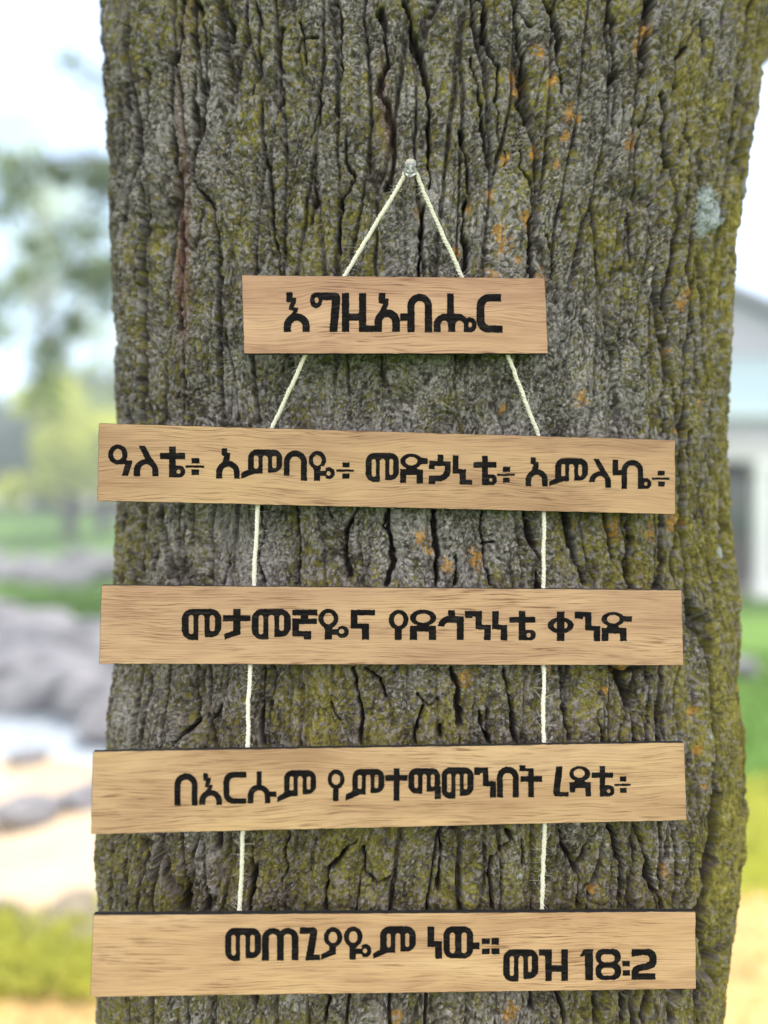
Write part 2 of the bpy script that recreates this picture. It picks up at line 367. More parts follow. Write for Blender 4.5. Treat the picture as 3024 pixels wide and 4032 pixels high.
deck_m = m_noise('porch_boards', [(.3, (.20, .17, .15)), (.7, (.28, .24, .21))], 6, .85, 4)
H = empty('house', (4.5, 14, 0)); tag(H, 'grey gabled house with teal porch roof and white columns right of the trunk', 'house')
mb = MB(); xw = 5.0; ze, zr = 3.75, 5.78
mb.add([(-xw, 0, 2.4), (xw, 0, 2.4), (xw, 0, ze), (0, 0, zr), (-xw, 0, ze), (-xw, 9, 2.4), (xw, 9, 2.4), (xw, 9, ze), (0, 9, zr), (-xw, 9, ze)],
       [(0, 1, 2, 3, 4), (9, 8, 7, 6, 5), (1, 6, 7, 2), (0, 4, 9, 5)])
mb.build('gable', sid_m, H)
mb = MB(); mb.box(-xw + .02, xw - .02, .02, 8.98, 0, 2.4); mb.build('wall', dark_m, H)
mb = MB()
for s in (-1, 1):
    sl = (zr - ze) / xw; e_ = xw + .4
    a = [(0, -.35, zr + .02), (s * e_, -.35, zr + .02 - sl * e_), (s * e_, 9.35, zr + .02 - sl * e_), (0, 9.35, zr + .02)]
    b = [(q[0], q[1], q[2] + .16) for q in a]
    mb.add(a + b, [(0, 1, 2, 3), (7, 6, 5, 4), (0, 4, 5, 1), (1, 5, 6, 2), (2, 6, 7, 3), (3, 7, 4, 0)])
mb.build('roof', roof_m, H)
mb = MB(); mb.add([(-xw, -1.6, 3.0), (xw, -1.6, 3.0), (xw, -.02, 4.02), (-xw, -.02, 4.02), (-xw, -1.6, 3.06), (xw, -1.6, 3.06), (xw, -.02, 4.10), (-xw, -.02, 4.10)],
                  [(0, 3, 2, 1), (4, 5, 6, 7), (0, 1, 5, 4), (1, 2, 6, 5), (2, 3, 7, 6), (3, 0, 4, 7)])
for k in range(25): 
    x = -xw + .02 + k * .414; mb.add([(x, -1.6, 3.06), (x + .03, -1.6, 3.06), (x + .03, -.02, 4.10), (x, -.02, 4.10), (x, -1.6, 3.09), (x + .03, -1.6, 3.09), (x + .03, -.02, 4.13), (x, -.02, 4.13)], [(4, 5, 6, 7), (0, 1, 5, 4), (1, 2, 6, 5), (3, 0, 4, 7)])
mb.build('porch_roof', teal_m, H)
mb = MB(); mb.box(-xw, xw, -1.72, -1.605, 2.82, 3.07); mb.build('gutter', blue_m, H)
mb = MB(); mb.box(-xw, xw, -1.56, -1.42, 2.46, 2.99); mb.build('fascia', sid_m, H)
mb = MB(); mb.box(-xw, xw, -1.6, -1.38, 2.16, 2.455); mb.build('beam', trim_m, H)
for x in (1.5, 4.8, -1.8, -4.8):
    mb = MB(); mb.box(x - .12, x + .12, -1.6, -1.4, .16, 2.155); mb.box(x - .16, x + .16, -1.64, -1.36, .0, .2); mb.box(x - .16, x + .16, -1.64, -1.36, 2.03, 2.157)
    mb.build('column', white_m, H)
mb = MB(); mb.box(-xw, xw, -1.3, .0, 0, .15); mb.build('porch_floor', deck_m, H)
for x0 in (1.1, 2.6, -1.6, -3.6):
    mb = MB(); mb.box(x0, x0 + .06, -.05, .015, .9, 2.0); mb.box(x0 + .94, x0 + 1, -.05, .015, .9, 2.0); mb.box(x0 + .06, x0 + .94, -.05, .015, .9, .96); mb.box(x0 + .06, x0 + .94, -.05, .015, 1.94, 2.0)
    wn = mb.build('window', dark_m, H); mb = MB(); mb.box(x0 + .06, x0 + .94, -.02, .012, .96, 1.94); mb.build('pane', gls_m, wn)
# low dark box on the far lawn
B = empty('storage_box', (at(262, 30), 30, rise(at(262, 30), 30) - .02)); B.scale = (1.5, 1.5, 1.0); tag(B, 'low dark grey box on the far lawn beside the trunk edge', 'box')
bxm = m_noise('dark_painted_wood', [(.3, (.10, .09, .11)), (.7, (.15, .14, .16))], 6, .8)
mb = MB(); mb.box(-.6, .6, -.3, .3, .5, 1.28); mb.box(-.55, -.45, -.25, .25, 0, .5); mb.box(.45, .55, -.25, .25, 0, .5); mb.build('body', bxm, B)
mb = MB(); mb.box(-.65, .65, -.35, .35, 1.283, 1.34); mb.build('lid', bxm, B)

# ================================================================== THE BIG TREE
BF, BB = .092, .27                                       # half depth of the trunk, front and back
FZ = [(-.1, .30), (.3, .50), (.75, .568), (.95, .575), (1.03, .582), (1.14, .584), (1.26, .603), (1.37, .610), (1.49, .605), (1.75, .614), (2.2, .63), (3.4, .70)]
def front(z): return np.interp(z, [a for a, b in FZ], [b for a, b in FZ])
LE = [(0, 393), (120, 405), (241, 409), (362, 417), (482, 435), (603, 449), (723, 455), (964, 458), (1205, 467), (1296, 467), (1349, 478), (1471, 477), (1607, 481), (1652, 484), (1991, 481), (2081, 470), (2172, 468), (2294, 474), (2620, 468), (2688, 457), (2778, 443), (2868, 441), (2950, 443), (3289, 397), (3364, 396), (3443, 402), (3513, 407), (3583, 399), (3928, 406), (4026, 399)]
RE = [(0, 3100), (60, 3062), (119, 3026), (304, 2976), (347, 2970), (434, 2960), (543, 2940), (651, 2924), (743, 2907), (814, 2897), (977, 2872), (1085, 2861), (1194, 2855), (1290, 2845), (1543, 2839), (1670, 2843), (1796, 2845), (1923, 2848), (2049, 2859), (2176, 2875), (2302, 2887), (2429, 2902), (2496, 2901), (2613, 2886), (2770, 2900), (2848, 2917), (3005, 2907), (3138, 2912), (3279, 2902), (3436, 2878), (3631, 2858), (3749, 2840), (3866, 2828), (4023, 2809)]
ctl = []
for py in range(0, 4033, 63):
    lx = np.interp(py, [a for a, b in LE], [b for a, b in LE]); rx = np.interp(py, [a for a, b in RE], [b for a, b in RE])
    tl, v = ray(lx, py); tr, _ = ray(rx, py); z = CAMZ + v * .70
    ph = np.linspace(-math.pi / 2 * 1.1, math.pi / 2 * 1.1, 400); cx, a = .02, .29; cy = float(front(z)) + BF
    for it in range(30):
        X = cx + a * np.sin(ph); Y = cy - np.where(np.cos(ph) > 0, BF, BB) * np.cos(ph); q = X / Y
        el = (tl - q.min()) * .7; er = (tr - q.max()) * .7
        cx += (el + er) / 2; a += (er - el) / 2
    ctl.append((z, cx, a))
ctl.sort(); cz_ = np.array([c[0] for c in ctl]); cc_ = np.array([c[1] for c in ctl]); ca_ = np.array([c[2] for c in ctl])
# beyond the frame: root flare below, fork above
cz_ = np.concatenate([[-.1, .25, .6], cz_, [2.0, 2.4, 3.4]])
cc_ = np.concatenate([[cc_[0], cc_[0], cc_[0]], cc_, [cc_[-1] + .02, cc_[-1] + .03, cc_[-1] + .03]])
ca_ = np.concatenate([[ca_[0] * 1.6, ca_[0] * 1.2, ca_[0] * 1.03], ca_, [ca_[-1] * 1.0, ca_[-1] * .85, ca_[-1] * .6]])
def CX(z): return np.interp(z, cz_, cc_)
def AX(z): return np.interp(z, cz_, ca_)
zz = np.concatenate([np.linspace(-.1, .70, 120)[:-1], np.arange(.70, .91, .0018), np.arange(.9112, 1.80, .00072), np.arange(1.801, 2.15, .0018), np.linspace(2.152, 3.3, 160)])
NF = 1250
ph = np.concatenate([np.linspace(-R(103), R(103), NF), np.linspace(R(103), R(257), 80)[1:-1]])
NR, NC = len(zz), len(ph)
dphi = np.linspace(-math.pi, math.pi, 4001); ds = np.sqrt((.29 * np.cos(dphi)) ** 2 + (np.where(np.abs(dphi) < math.pi / 2, BF, BB) * np.sin(dphi)) ** 2)
S_ = np.concatenate([[0], np.cumsum((ds[1:] + ds[:-1]) / 2 * np.diff(dphi))]); S_ -= np.interp(0, dphi, S_)
phs = np.where(ph > math.pi, ph - 2 * math.pi, ph)
ss = np.interp(phs, dphi, S_)                            # arc length of every column
Sg, Zg = np.meshgrid(ss.astype(np.float32), zz.astype(np.float32))
def to_sz(px, py):                                       # photo pixel (3024 scale) -> (s, z) on the bark
    u, v = ray(px, py); y = .6
    for it in range(6):
        z = CAMZ + v * y; cx, a, cy = float(CX(z)), float(AX(z)), float(front(z)) + BF
        A = (u / a) ** 2 + 1 / BF ** 2; Bq = -2 * u * cx / a ** 2 - 2 * cy / BF ** 2; Cq = (cx / a) ** 2 + (cy / BF) ** 2 - 1
        D = Bq * Bq - 4 * A * Cq
        y = (-Bq - math.sqrt(max(D, 0))) / (2 * A)
    x = u * y; fi = math.atan2((x - cx) / a, -(y - cy) / BF)
    return float(np.interp(fi, dphi, S_)), CAMZ + v * y

# --- bark relief
wx = fbm(Sg * 22, Zg * 6, 5, 3) * .010 + fbm(Sg * 90, Zg * 30, 6, 3) * .0020 + fbm(Sg * 260, Zg * 120, 7, 2) * .0007
wz = fbm(Sg * 30, Zg * 20, 8, 3) * .012
Sw, Zw = Sg + wx, Zg + wz
f1, f2, id1 = worley(Sw / .029, Zw / .27, 11)
big = f2 - f1
strength = .30 + .65 * sstep(-.25, .35, fbm(Sg * 9, Zg * 5, 21, 2)) + .45 * sstep(.16, .28, np.abs(Sg))
crackL = (1 - sstep(.01, .11, big)) * strength * (1 - .8 * sstep(.62, .85, f1))
for (px, py) in [(612, 905), (2715, 340), (2722, 380), (2860, 2390)]:      # no knot holes where several plates meet
    s0, z0 = to_sz(px, py); crackL = crackL * (1 - .85 * np.exp(-((Sg - s0) / .026) ** 2 - ((Zg - z0) / .034) ** 2))
plate = (id1 - .5) * .007 + (1 - np.clip(f1, 0, 1)) * .004
f1, f2, id2 = worley(Sw / .017, Zw / .055, 31)
crackM = (1 - sstep(.01, .16, f2 - f1)) * sstep(-.3, .3, fbm(Sg * 25, Zg * 12, 41, 2))
sc2 = (id2 - .5)
f1, f2, id3 = worley((Sw + wx * .2) / .0052, Zw / .0066, 51)
fS = f2 - f1; dome = 1 - np.clip(f1, 0, 1)
f1b, f2b, id4 = worley(Sw / .0024 + 9, Zw / .0028, 61)
fine = fbm(Sg * 420, Zg * 330, 71, 3)
cs_mod = sstep(-.35, .45, fbm(Sg * 55, Zg * 40, 77, 3))
f1c, f2c, id5 = worley((Sw + .0006 * fine) / .0036 + 4, Zw / .0042, 65)
ridge = fbm(Sg * 34, Zg * 3.2, 81, 3)
fib = 1 - np.abs(fbm((Sg + wx * .5) * 150, Zg * 26, 201, 4, .5)) * 2.2      # fibrous upright flakes
flk = fbm((Sg + wx * .4) * 230 + 3, Zg * 95, 211, 4, .5)
f1, f2, id6 = worley((Sw + .001 * fine) / .0015 + 2, Zw / .0017, 67)
sdf = sstep(.11, .23, np.abs(Sg + .01)) ; sdf = np.maximum(sdf, .95 * sstep(1.24, 1.08, Zg))
crackS = 1 - sstep(.015, .15, fS)
hgt = ridge * .006 * (.6 + .5 * sdf) + plate * .7 - crackL * .0145 * (.5 + .6 * sdf) - crackM * .0026 + sc2 * .0014 - crackS * .0016 * cs_mod + fib * .0018 * (.4 + .7 * sdf) + flk * .0020 * (.55 + .5 * sdf) + fine * .0006 + (id4 - .5) * .0010 + (id6 - .5) * .0006
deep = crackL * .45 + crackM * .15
# --- the fissures that can be recognised, (pixel of a zoomed view) -> bark
FIS = []
def fis(x0, y0, sc, lines):
    for (wmm, dmm, pts) in lines: FIS.append((wmm * .001, dmm * .001, [to_sz(x0 + a / sc, y0 + b / sc) for a, b in pts]))
fis(900, 0, 1.185, [
 (2.5, 9, [(140, 20), (150, 100), (135, 180), (145, 270), (135, 350), (100, 450)]), (1.5, 6, [(325, 100), (345, 200), (350, 300)]),
 (2, 8, [(430, 390), (410, 420), (420, 500), (395, 560), (385, 650)]), (5, 9, [(700, 50), (720, 130), (725, 200), (740, 290), (700, 370), (690, 430), (735, 480), (735, 540), (765, 600), (770, 700), (755, 800), (740, 880)]),
 (4.5, 13, [(820, 0), (850, 40), (875, 180), (905, 280), (925, 380), (940, 450), (945, 560), (930, 640), (940, 740), (935, 880)]),
 (3.5, 13, [(1145, 270), (1155, 380), (1175, 470), (1190, 600), (1210, 760)]), (4, 13, [(1180, 0), (1200, 60), (1195, 160), (1210, 260), (1250, 320), (1245, 480)]),
 (3, 12, [(1090, 610), (1110, 720), (1125, 800), (1120, 900)]), (4, 13, [(1105, 940), (1100, 1080), (1115, 1180), (1110, 1290)]), (4, 14, [(905, 960), (900, 1040), (880, 1120), (875, 1290)]),
 (3, 10, [(1310, 0), (1360, 60), (1400, 130)]), (3.5, 12, [(1460, 10), (1505, 80), (1530, 200), (1520, 330), (1540, 450)]), (2.5, 9, [(1345, 130), (1370, 240), (1375, 400), (1350, 480), (1380, 560)]),
 (3.5, 11, [(165, 620), (165, 740), (190, 900), (200, 1050), (235, 1200), (245, 1290)]), (2.5, 10, [(585, 830), (530, 940), (515, 1080), (520, 1180)]),
 (3.5, 12, [(1350, 700), (1360, 780), (1395, 850), (1410, 960), (1405, 1080), (1415, 1290)]), (2.5, 10, [(1490, 1100), (1515, 1200), (1520, 1290)]), (2, 8, [(505, 0), (520, 120), (525, 260), (520, 380)]),
 (3, 9, [(240, 120), (235, 300), (245, 430), (225, 490)]), (2, 7, [(540, 640), (550, 760), (585, 830)]), (2, 8, [(400, 820), (400, 960), (380, 1060)]), (1.5, 8, [(1250, 500), (1260, 620), (1300, 800)]), (1.5, 7, [(400, 170), (330, 180), (310, 240)]),
 (2.5, 9, [(15, 120), (10, 200)]), (6, 8, [(-150, 0), (-155, 120), (-160, 260), (-165, 430), (-160, 620)])])
fis(0, 0, 1.659, [
 (5, 12, [(1195, 0), (1190, 120), (1185, 240), (1165, 340), (1120, 420), (1110, 700), (1130, 900), (1140, 1060), (1160, 1200), (1190, 1400), (1200, 1600), (1205, 1800), (1180, 2000), (1190, 2150)]),
 (4, 9, [(860, 420), (880, 560), (905, 700), (930, 880), (920, 1050), (880, 1250), (860, 1420), (850, 1560)]), (3, 8, [(820, 100), (845, 240), (830, 340)]), (3, 8, [(740, 560), (735, 700), (735, 880)]),
 (3, 9, [(1320, 20), (1340, 150), (1350, 300), (1355, 560), (1330, 760), (1290, 900), (1250, 1040), (1300, 1240), (1400, 1380), (1430, 1560), (1440, 1800), (1430, 2100)]),
 (3, 8, [(810, 720), (825, 820), (815, 1000)]), (3, 8, [(960, 450), (970, 700), (985, 850)]), (3, 9, [(1470, 40), (1490, 160), (1510, 240), (1430, 340)]), (3, 9, [(960, 1400), (940, 1560), (910, 1700), (930, 1900), (920, 2150)]), (3, 8, [(790, 1480), (830, 1640), (800, 1800), (790, 2000)])])
fis(2400, 0, 1.843, [
 (5, 12, [(280, 0), (270, 200), (250, 420), (230, 560)]), (4, 12, [(385, 700), (400, 850), (380, 960), (395, 1150), (440, 1300), (470, 1450), (480, 1600), (450, 1750), (440, 1900), (400, 2100), (390, 2210)]),
 (3.5, 10, [(1020, 20), (990, 200), (960, 450), (915, 620), (890, 850), (860, 1060), (820, 1180)]), (3, 9, [(830, 80), (815, 200), (810, 300)]), (3, 9, [(600, 60), (590, 240), (520, 380), (480, 440), (470, 640)]),
 (4, 10, [(660, 180), (650, 320), (660, 420)]), (3, 9, [(560, 780), (545, 1000), (570, 1200), (545, 1400), (530, 1560)]), (3, 9, [(640, 1120), (620, 1280), (640, 1400)]), (3, 9, [(800, 1000), (780, 1200), (755, 1380)]),
 (3, 10, [(570, 1640), (560, 1800), (530, 1950), (560, 2100)]), (3, 9, [(640, 1880), (620, 2050), (640, 2200)]), (2, 8, [(270, 720), (240, 880), (210, 1000), (180, 1180), (200, 1380), (190, 1500)]), (2, 8, [(295, 1480), (270, 1640), (280, 1780), (230, 2000), (215, 2150)]),
 (3, 9, [(920, 1200), (900, 1380)]), (2.5, 8, [(780, 1950), (760, 2150)]), (3.5, 11, [(0, 0), (30, 150), (15, 400), (30, 760), (10, 900)]), (2.5, 9, [(120, 1500), (130, 1680), (145, 1900)])])
fis(2500, 1100, 1.58, [(4, 13, [(190, 0), (170, 140), (190, 320), (180, 560), (165, 800), (160, 960)]), (3.5, 11, [(310, 120), (330, 280), (345, 480), (340, 640)]), (3, 10, [(380, 60), (395, 260), (400, 420)]), (3, 10, [(500, 100), (490, 400)]), (3, 10, [(405, 480), (420, 700), (440, 960), (430, 1080)]),
 (4, 12, [(390, 1150), (385, 1350), (360, 1480)]), (3.5, 12, [(420, 1440), (450, 1640), (460, 1780)]), (4, 12, [(180, 1470), (160, 1680), (150, 1930)]), (4, 13, [(260, 1540), (250, 1780), (270, 1930)]), (3, 10, [(540, 1380), (580, 1600), (570, 1760)]), (3.5, 12, [(480, 1800), (510, 2000), (540, 2150)]), (3, 10, [(420, 2000), (440, 2150)]), (3, 10, [(300, 950), (290, 1080), (310, 1220)])])
fis(400, 1950, 1.2762, [(3, 11, [(310, 150), (290, 260), (270, 370)]), (2.5, 9, [(140, 60), (130, 220), (150, 420)]), (3, 10, [(430, 160), (420, 300), (380, 430)]), (2.5, 9, [(640, 300), (610, 440)]), (3.5, 11, [(800, 60), (810, 200), (790, 330), (820, 440)]), (2.5, 9, [(980, 60), (1000, 240), (990, 440)]),
 (3.5, 12, [(1290, 60), (1240, 190), (1230, 290), (1250, 400)]), (4, 13, [(1450, 60), (1440, 160), (1460, 260), (1480, 340), (1440, 450)]), (2, 8, [(1150, 60), (1170, 110)]), (3.5, 12, [(245, 860), (260, 960), (230, 1060), (200, 1250)]), (4, 11, [(490, 860), (480, 1000), (490, 1120), (380, 1240)]), (3.5, 12, [(815, 860), (820, 960), (800, 1100), (810, 1240)]), (3, 11, [(860, 860), (870, 960), (850, 1060)]),
 (3.5, 12, [(1260, 870), (1290, 980), (1310, 1120), (1300, 1240)]), (3, 12, [(1320, 870), (1400, 920), (1425, 1010)]), (2.5, 9, [(1150, 1040), (1200, 1130)]), (3, 10, [(1610, 1060), (1570, 1160), (1570, 1250)]), (2.5, 9, [(590, 1060), (540, 1150), (560, 1240)])])
fis(1500, 1950, 1.2762, [(3, 12, [(40, 70), (20, 160), (60, 210), (70, 320)]), (3.5, 14, [(270, 80), (265, 200), (280, 300), (270, 450)]), (3, 12, [(380, 310), (370, 450)]), (3, 12, [(520, 80), (510, 180), (530, 260), (530, 330), (550, 450)]), (2, 10, [(510, 250), (580, 235)]), (4, 13, [(720, 90), (740, 180), (770, 260), (800, 320)]), (5, 14, [(790, 390), (790, 460)]),
 (4.5, 14, [(940, 100), (960, 240), (990, 340), (1030, 440)]), (3.5, 12, [(1120, 100), (1150, 240), (1150, 320)]), (4.5, 14, [(1225, 100), (1240, 220), (1215, 340), (1240, 460)]), (5, 14, [(1410, 110), (1400, 460)]), (4, 13, [(340, 870), (380, 960), (380, 1060), (395, 1150)]), (4, 14, [(620, 870), (640, 980), (660, 1100), (680, 1230)]), (2, 10, [(180, 1000), (220, 1060), (270, 1030)]), (3.5, 13, [(910, 870), (920, 960), (905, 1050), (930, 1130), (950, 1230)]),
 (6, 14, [(1190, 900), (1240, 1060), (1190, 1230)]), (4, 12, [(1150, 870), (1210, 900), (1250, 870)]), (5, 15, [(1390, 870), (1410, 1000), (1390, 1120), (1400, 1240)]), (3, 12, [(1070, 1080), (1085, 1160), (1100, 1230)]), (3, 11, [(500, 1080), (510, 1160), (540, 1240)]), (3, 11, [(1310, 880), (1340, 1000), (1320, 1230)]), (3, 11, [(280, 1160), (290, 1220)])])
fis(1500, 3100, 1.1441, [(3, 12, [(260, 220), (275, 340), (260, 480)]), (4, 14, [(560, 180), (580, 230), (500, 310), (480, 380), (490, 540)]), (3, 12, [(620, 220), (630, 340)]), (4, 13, [(800, 190), (820, 280), (860, 330), (890, 400)]), (6, 15, [(910, 300), (885, 380), (900, 540)]), (4, 13, [(1020, 180), (1060, 260), (1080, 350), (1070, 540)]), (5, 14, [(1150, 170), (1180, 300), (1210, 420), (1240, 550)]), (6, 15, [(1245, 160), (1260, 350), (1265, 550)]),
 (3, 8, [(1390, 250), (1380, 520)]), (17, 20, [(1520, 40), (1500, 200), (1490, 330), (1470, 480), (1450, 650), (1440, 780), (1430, 930)]), (4, 14, [(810, 930), (840, 1060)]), (4, 13, [(670, 930), (690, 1000)]), (4, 13, [(975, 930), (980, 1060)]), (4, 13, [(1090, 930), (1080, 1060)]), (5, 14, [(1205, 930), (1190, 1060)]), (5, 14, [(1300, 930), (1310, 1060)]), (3, 12, [(300, 200), (350, 170)])])
fis(350, 3150, 1.3272, [(5, 12, [(490, 180), (500, 300), (515, 450), (490, 580)]), (3.5, 12, [(680, 170), (670, 240)]), (3.5, 13, [(850, 160), (870, 300), (860, 440), (850, 580)]), (4, 13, [(1040, 160), (1030, 250), (1040, 340), (1010, 450)]), (3.5, 13, [(600, 400), (620, 500), (610, 580)]), (4, 13, [(1400, 200), (1330, 280), (1270, 350), (1240, 460), (1250, 580)]), (4, 13, [(1440, 240), (1450, 360), (1520, 420), (1590, 380)]), (3, 11, [(280, 180), (330, 280), (300, 400), (280, 580)]), (3, 11, [(120, 200), (130, 400), (120, 580)]), (4, 13, [(640, 1030), (630, 1160)]), (3.5, 12, [(360, 1030), (370, 1160)]), (4, 13, [(870, 1020), (880, 1120)]), (4, 13, [(1260, 1020), (1250, 1160)]), (3, 11, [(220, 1030), (260, 1160)])])
WS = wx * .34 + fbm(Sg * 150, Zg * 120, 93, 3) * .0024; WZ2 = wz * .1
wmod = .80 + .65 * vnoise(Sg * 50, Zg * 42, 91) + .3 * vnoise(Sg * 190, Zg * 150, 92)
wmod = np.maximum(wmod, .22)
Val = np.zeros_like(hgt)
Fd = np.zeros_like(hgt)
for (wd, dp, pts) in FIS:
    for (a, b) in zip(pts[:-1], pts[1:]):
        m = wd * 4 + .006
        r0, r1 = np.searchsorted(zz, [min(a[1], b[1]) - m, max(a[1], b[1]) + m])
        c0, c1 = np.searchsorted(ss[:NF], [min(a[0], b[0]) - m, max(a[0], b[0]) + m])
        if r1 <= r0 or c1 <= c0: continue
        px = Sg[r0:r1, c0:c1] + WS[r0:r1, c0:c1]; pzv = Zg[r0:r1, c0:c1] + WZ2[r0:r1, c0:c1]
        dx, dz = b[0] - a[0], b[1] - a[1]; t = np.clip(((px - a[0]) * dx + (pzv - a[1]) * dz) / (dx * dx + dz * dz + 1e-12), 0, 1)
        d = np.hypot(px - a[0] - t * dx, pzv - a[1] - t * dz) / (wd * .56 * wmod[r0:r1, c0:c1])
        q = dp * 1.1 * (1 - sstep(.55, 1.15, d))
        Fd[r0:r1, c0:c1] = np.maximum(Fd[r0:r1, c0:c1], q)
        Val[r0:r1, c0:c1] = np.maximum(Val[r0:r1, c0:c1], dp * .17 * (1 - sstep(.5, 4.2, d)))
hgt = hgt - np.maximum(Fd * 1.45, Val)
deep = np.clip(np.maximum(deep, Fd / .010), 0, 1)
# --- lichen and moss colour, one value per small bark scale
low = fbm(Sg * 14, Zg * 9, 101, 3); low2 = fbm(Sg * 45, Zg * 28, 111, 3)
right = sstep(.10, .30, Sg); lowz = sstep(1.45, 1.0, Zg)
moss_d = .37 + .30 * low + .28 * low2 + .40 * right + .13 * lowz * sstep(.05, -.10, Sg) + .04 * lowz - .55 * deep
pale_d = .20 - .25 * low + .3 * fbm(Sg * 30, Zg * 22, 121, 3) - .10 * right - .3 * deep
rnd = id4 * .58 + id6 * .42
C = np.empty(hgt.shape + (3,), np.float32)
base_a = np.array([.026, .022, .018]); base_b = np.array([.205, .192, .184]); brown = np.array([.060, .042, .034])
k = (np.clip(.42 + .35 * fbm(Sg * 120, Zg * 90, 131, 3) + (id4 - .5) * 1.0 + (id5 - .5) * .7 + (id6 - .5) * .8, 0, 1) ** 1.6)[..., None]
C[:] = base_a * (1 - k) + base_b * k
C *= 1 + lowz[..., None] * np.array([-.08, -.15, -.24])      # bark browner and darker towards the ground
def lay(mask, c0, c1, t):
    col = np.array(c0) * (1 - t[..., None]) + np.array(c1) * t[..., None]
    C[:] = C * (1 - mask[..., None]) + col * mask[..., None]
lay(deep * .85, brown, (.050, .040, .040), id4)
pm = sstep(.0, .10, pale_d - (id4 * .6 + id5 * .4) * .60)
lay(pm * .8, (.15, .14, .145), (.36, .335, .335), id6)
mm = sstep(-.03, .06, moss_d - rnd * 1.12)
lay(mm * .9, (.060, .052, .016), (.36, .315, .060), np.clip(id4 * .4 + .3 * id5 + .3 * id6, 0, 1) ** 1.4)
lay(np.clip(crackS * cs_mod * .75, 0, 1), (.040, .034, .026), (.060, .050, .034), id5)
# reddish inner bark showing in one long groove on the left
for (px, py, rx, rz, st) in [(722, 1100, .006, .05, .8), (718, 900, .006, .05, .5), (740, 1000, .006, .05, .7), (715, 620, .005, .06, .5), (728, 60, .005, .05, .4), (1530, 520, .006, .02, .6), (1500, 360, .006, .025, .5)]:
    s0, z0 = to_sz(px, py); q = np.exp(-((Sg + WS - s0) / rx) ** 2 - ((Zg - z0) / rz) ** 2) * st
    lay(np.clip(q * .65, 0, 1), (.13, .060, .048), (.20, .10, .08), id4)
# orange lichen rosettes
for (px, py, r_) in [(1165, 120, 9), (1110, 170, 9), (1112, 195, 7), (1185, 182, 6), (1220, 250, 8), (1080, 500, 8), (1135, 478, 8), (1092, 530, 10), (1062, 600, 8), (1170, 600, 9), (1250, 862, 8), (1030, 1205, 11), (965, 1220, 8), (925, 1185, 7), (908, 1160, 9), (1325, 1140, 8), (1452, 1130, 12), (1000, 1466, 8), (1100, 2185, 12), (858, 2180, 7), (1090, 345, 6), (1150, 330, 7), (1215, 300, 7), (1240, 255, 5), (1380, 100, 9), (1390, 60, 8), (1360, 310, 8), (1500, 870, 6), (1560, 760, 6), (1395, 1150, 8), (1420, 1440, 7), (1360, 1390, 6), (1300, 1490, 6), (1500, 1540, 6), (1510, 1620, 6), (1280, 1920, 6), (1090, 880, 6), (985, 545, 6), (905, 460, 7), (1475, 640, 9), (1460, 660, 8), (1430, 760, 7), (1450, 930, 6), (1185, 1440, 5), (1070, 1320, 6), (1340, 1440, 7), (1440, 1880, 7), (1520, 1700, 6), (1060, 420, 6), (1120, 560, 6), (1195, 360, 5), (1010, 450, 5)]:
    s0, z0 = to_sz(px * 1.8228, py * 1.8228); r_ *= .00040
    dd = np.hypot(Sg + WS - s0, (Zg - z0) * .8) / r_ / 1.5
    q = sstep(1.15, .55, dd + 1.1 * (id4 - .45) + 1.0 * (id6 - .5)) * .8
    lay(q, (.24, .12, .03), (.46, .25, .055), id6)
# pale blue-grey leafy lichen on the right side
for (px, py, r_) in [(1516, 432, 9), (1521, 460, 12), (1512, 486, 10), (1530, 478, 8), (1558, 1178, 4.5), (1556, 1195, 4.5), (1530, 1590, 3)]:
    s0, z0 = to_sz(px * 1.8228, py * 1.8228); dd = np.hypot(Sg + WS * .8 - s0, Zg - z0) / (r_ * .0011)
    q = sstep(1.1, .8, dd + .8 * (id4 - .5) + .5 * (id6 - .5)); lay(q * .9, (.21, .25, .27), (.36, .40, .41), id6); hgt = hgt + q * .0012
back = (np.abs(phs) > R(103))[None, :]
hgt = np.where(back, ridge * .006 + plate - crackL * .01, hgt)
cx = CX(zz)[:, None]; ax = AX(zz)[:, None]; cy = front(zz)[:, None] + BF
b_ = np.where(np.abs(phs) < math.pi / 2, BF, BB)[None, :]; sn, cs = np.sin(ph)[None, :], np.cos(ph)[None, :]
nx, ny = sn / ax, -cs / b_; nl = np.sqrt(nx * nx + ny * ny); nx, ny = nx / nl, ny / nl
V = np.stack([cx + ax * sn + nx * hgt, cy - b_ * cs + ny * hgt, np.broadcast_to(Zg, hgt.shape) + .0 * hgt], -1).reshape(-1, 3)
me = grid_mesh('trunk', V, NR, NC, True)
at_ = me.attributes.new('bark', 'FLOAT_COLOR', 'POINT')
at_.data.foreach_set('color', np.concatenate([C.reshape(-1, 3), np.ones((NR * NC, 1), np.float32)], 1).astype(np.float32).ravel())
bark_m, nt, p = newmat('bark'); an = nt.nodes.new('ShaderNodeAttribute'); an.attribute_name = 'bark'
tc = nt.nodes.new('ShaderNodeTexCoord'); nf = noise(nt, tc.outputs['Object'], 520, 3, .65)
rf = ramp(nt, [(.32, (.64, .63, .62)), (.68, (1.32, 1.32, 1.32))]); nt.links.new(nf.outputs[0], rf.inputs[0])
nt.links.new(mix(nt, 1.0, an.outputs['Color'], rf.outputs[0], 'MULTIPLY'), p.inputs['Base Color'])
p.inputs['Roughness'].default_value = .92; p.inputs['Specular IOR Level'].default_value = .2
bump(nt, p, nf.outputs[0], .5, .0008)
T = empty('tree', (0, 0, 0)); tag(T, 'big tree with rough mossy furrowed bark that carries the hanging wooden signs', 'tree')
link('trunk', me, bark_m, T)
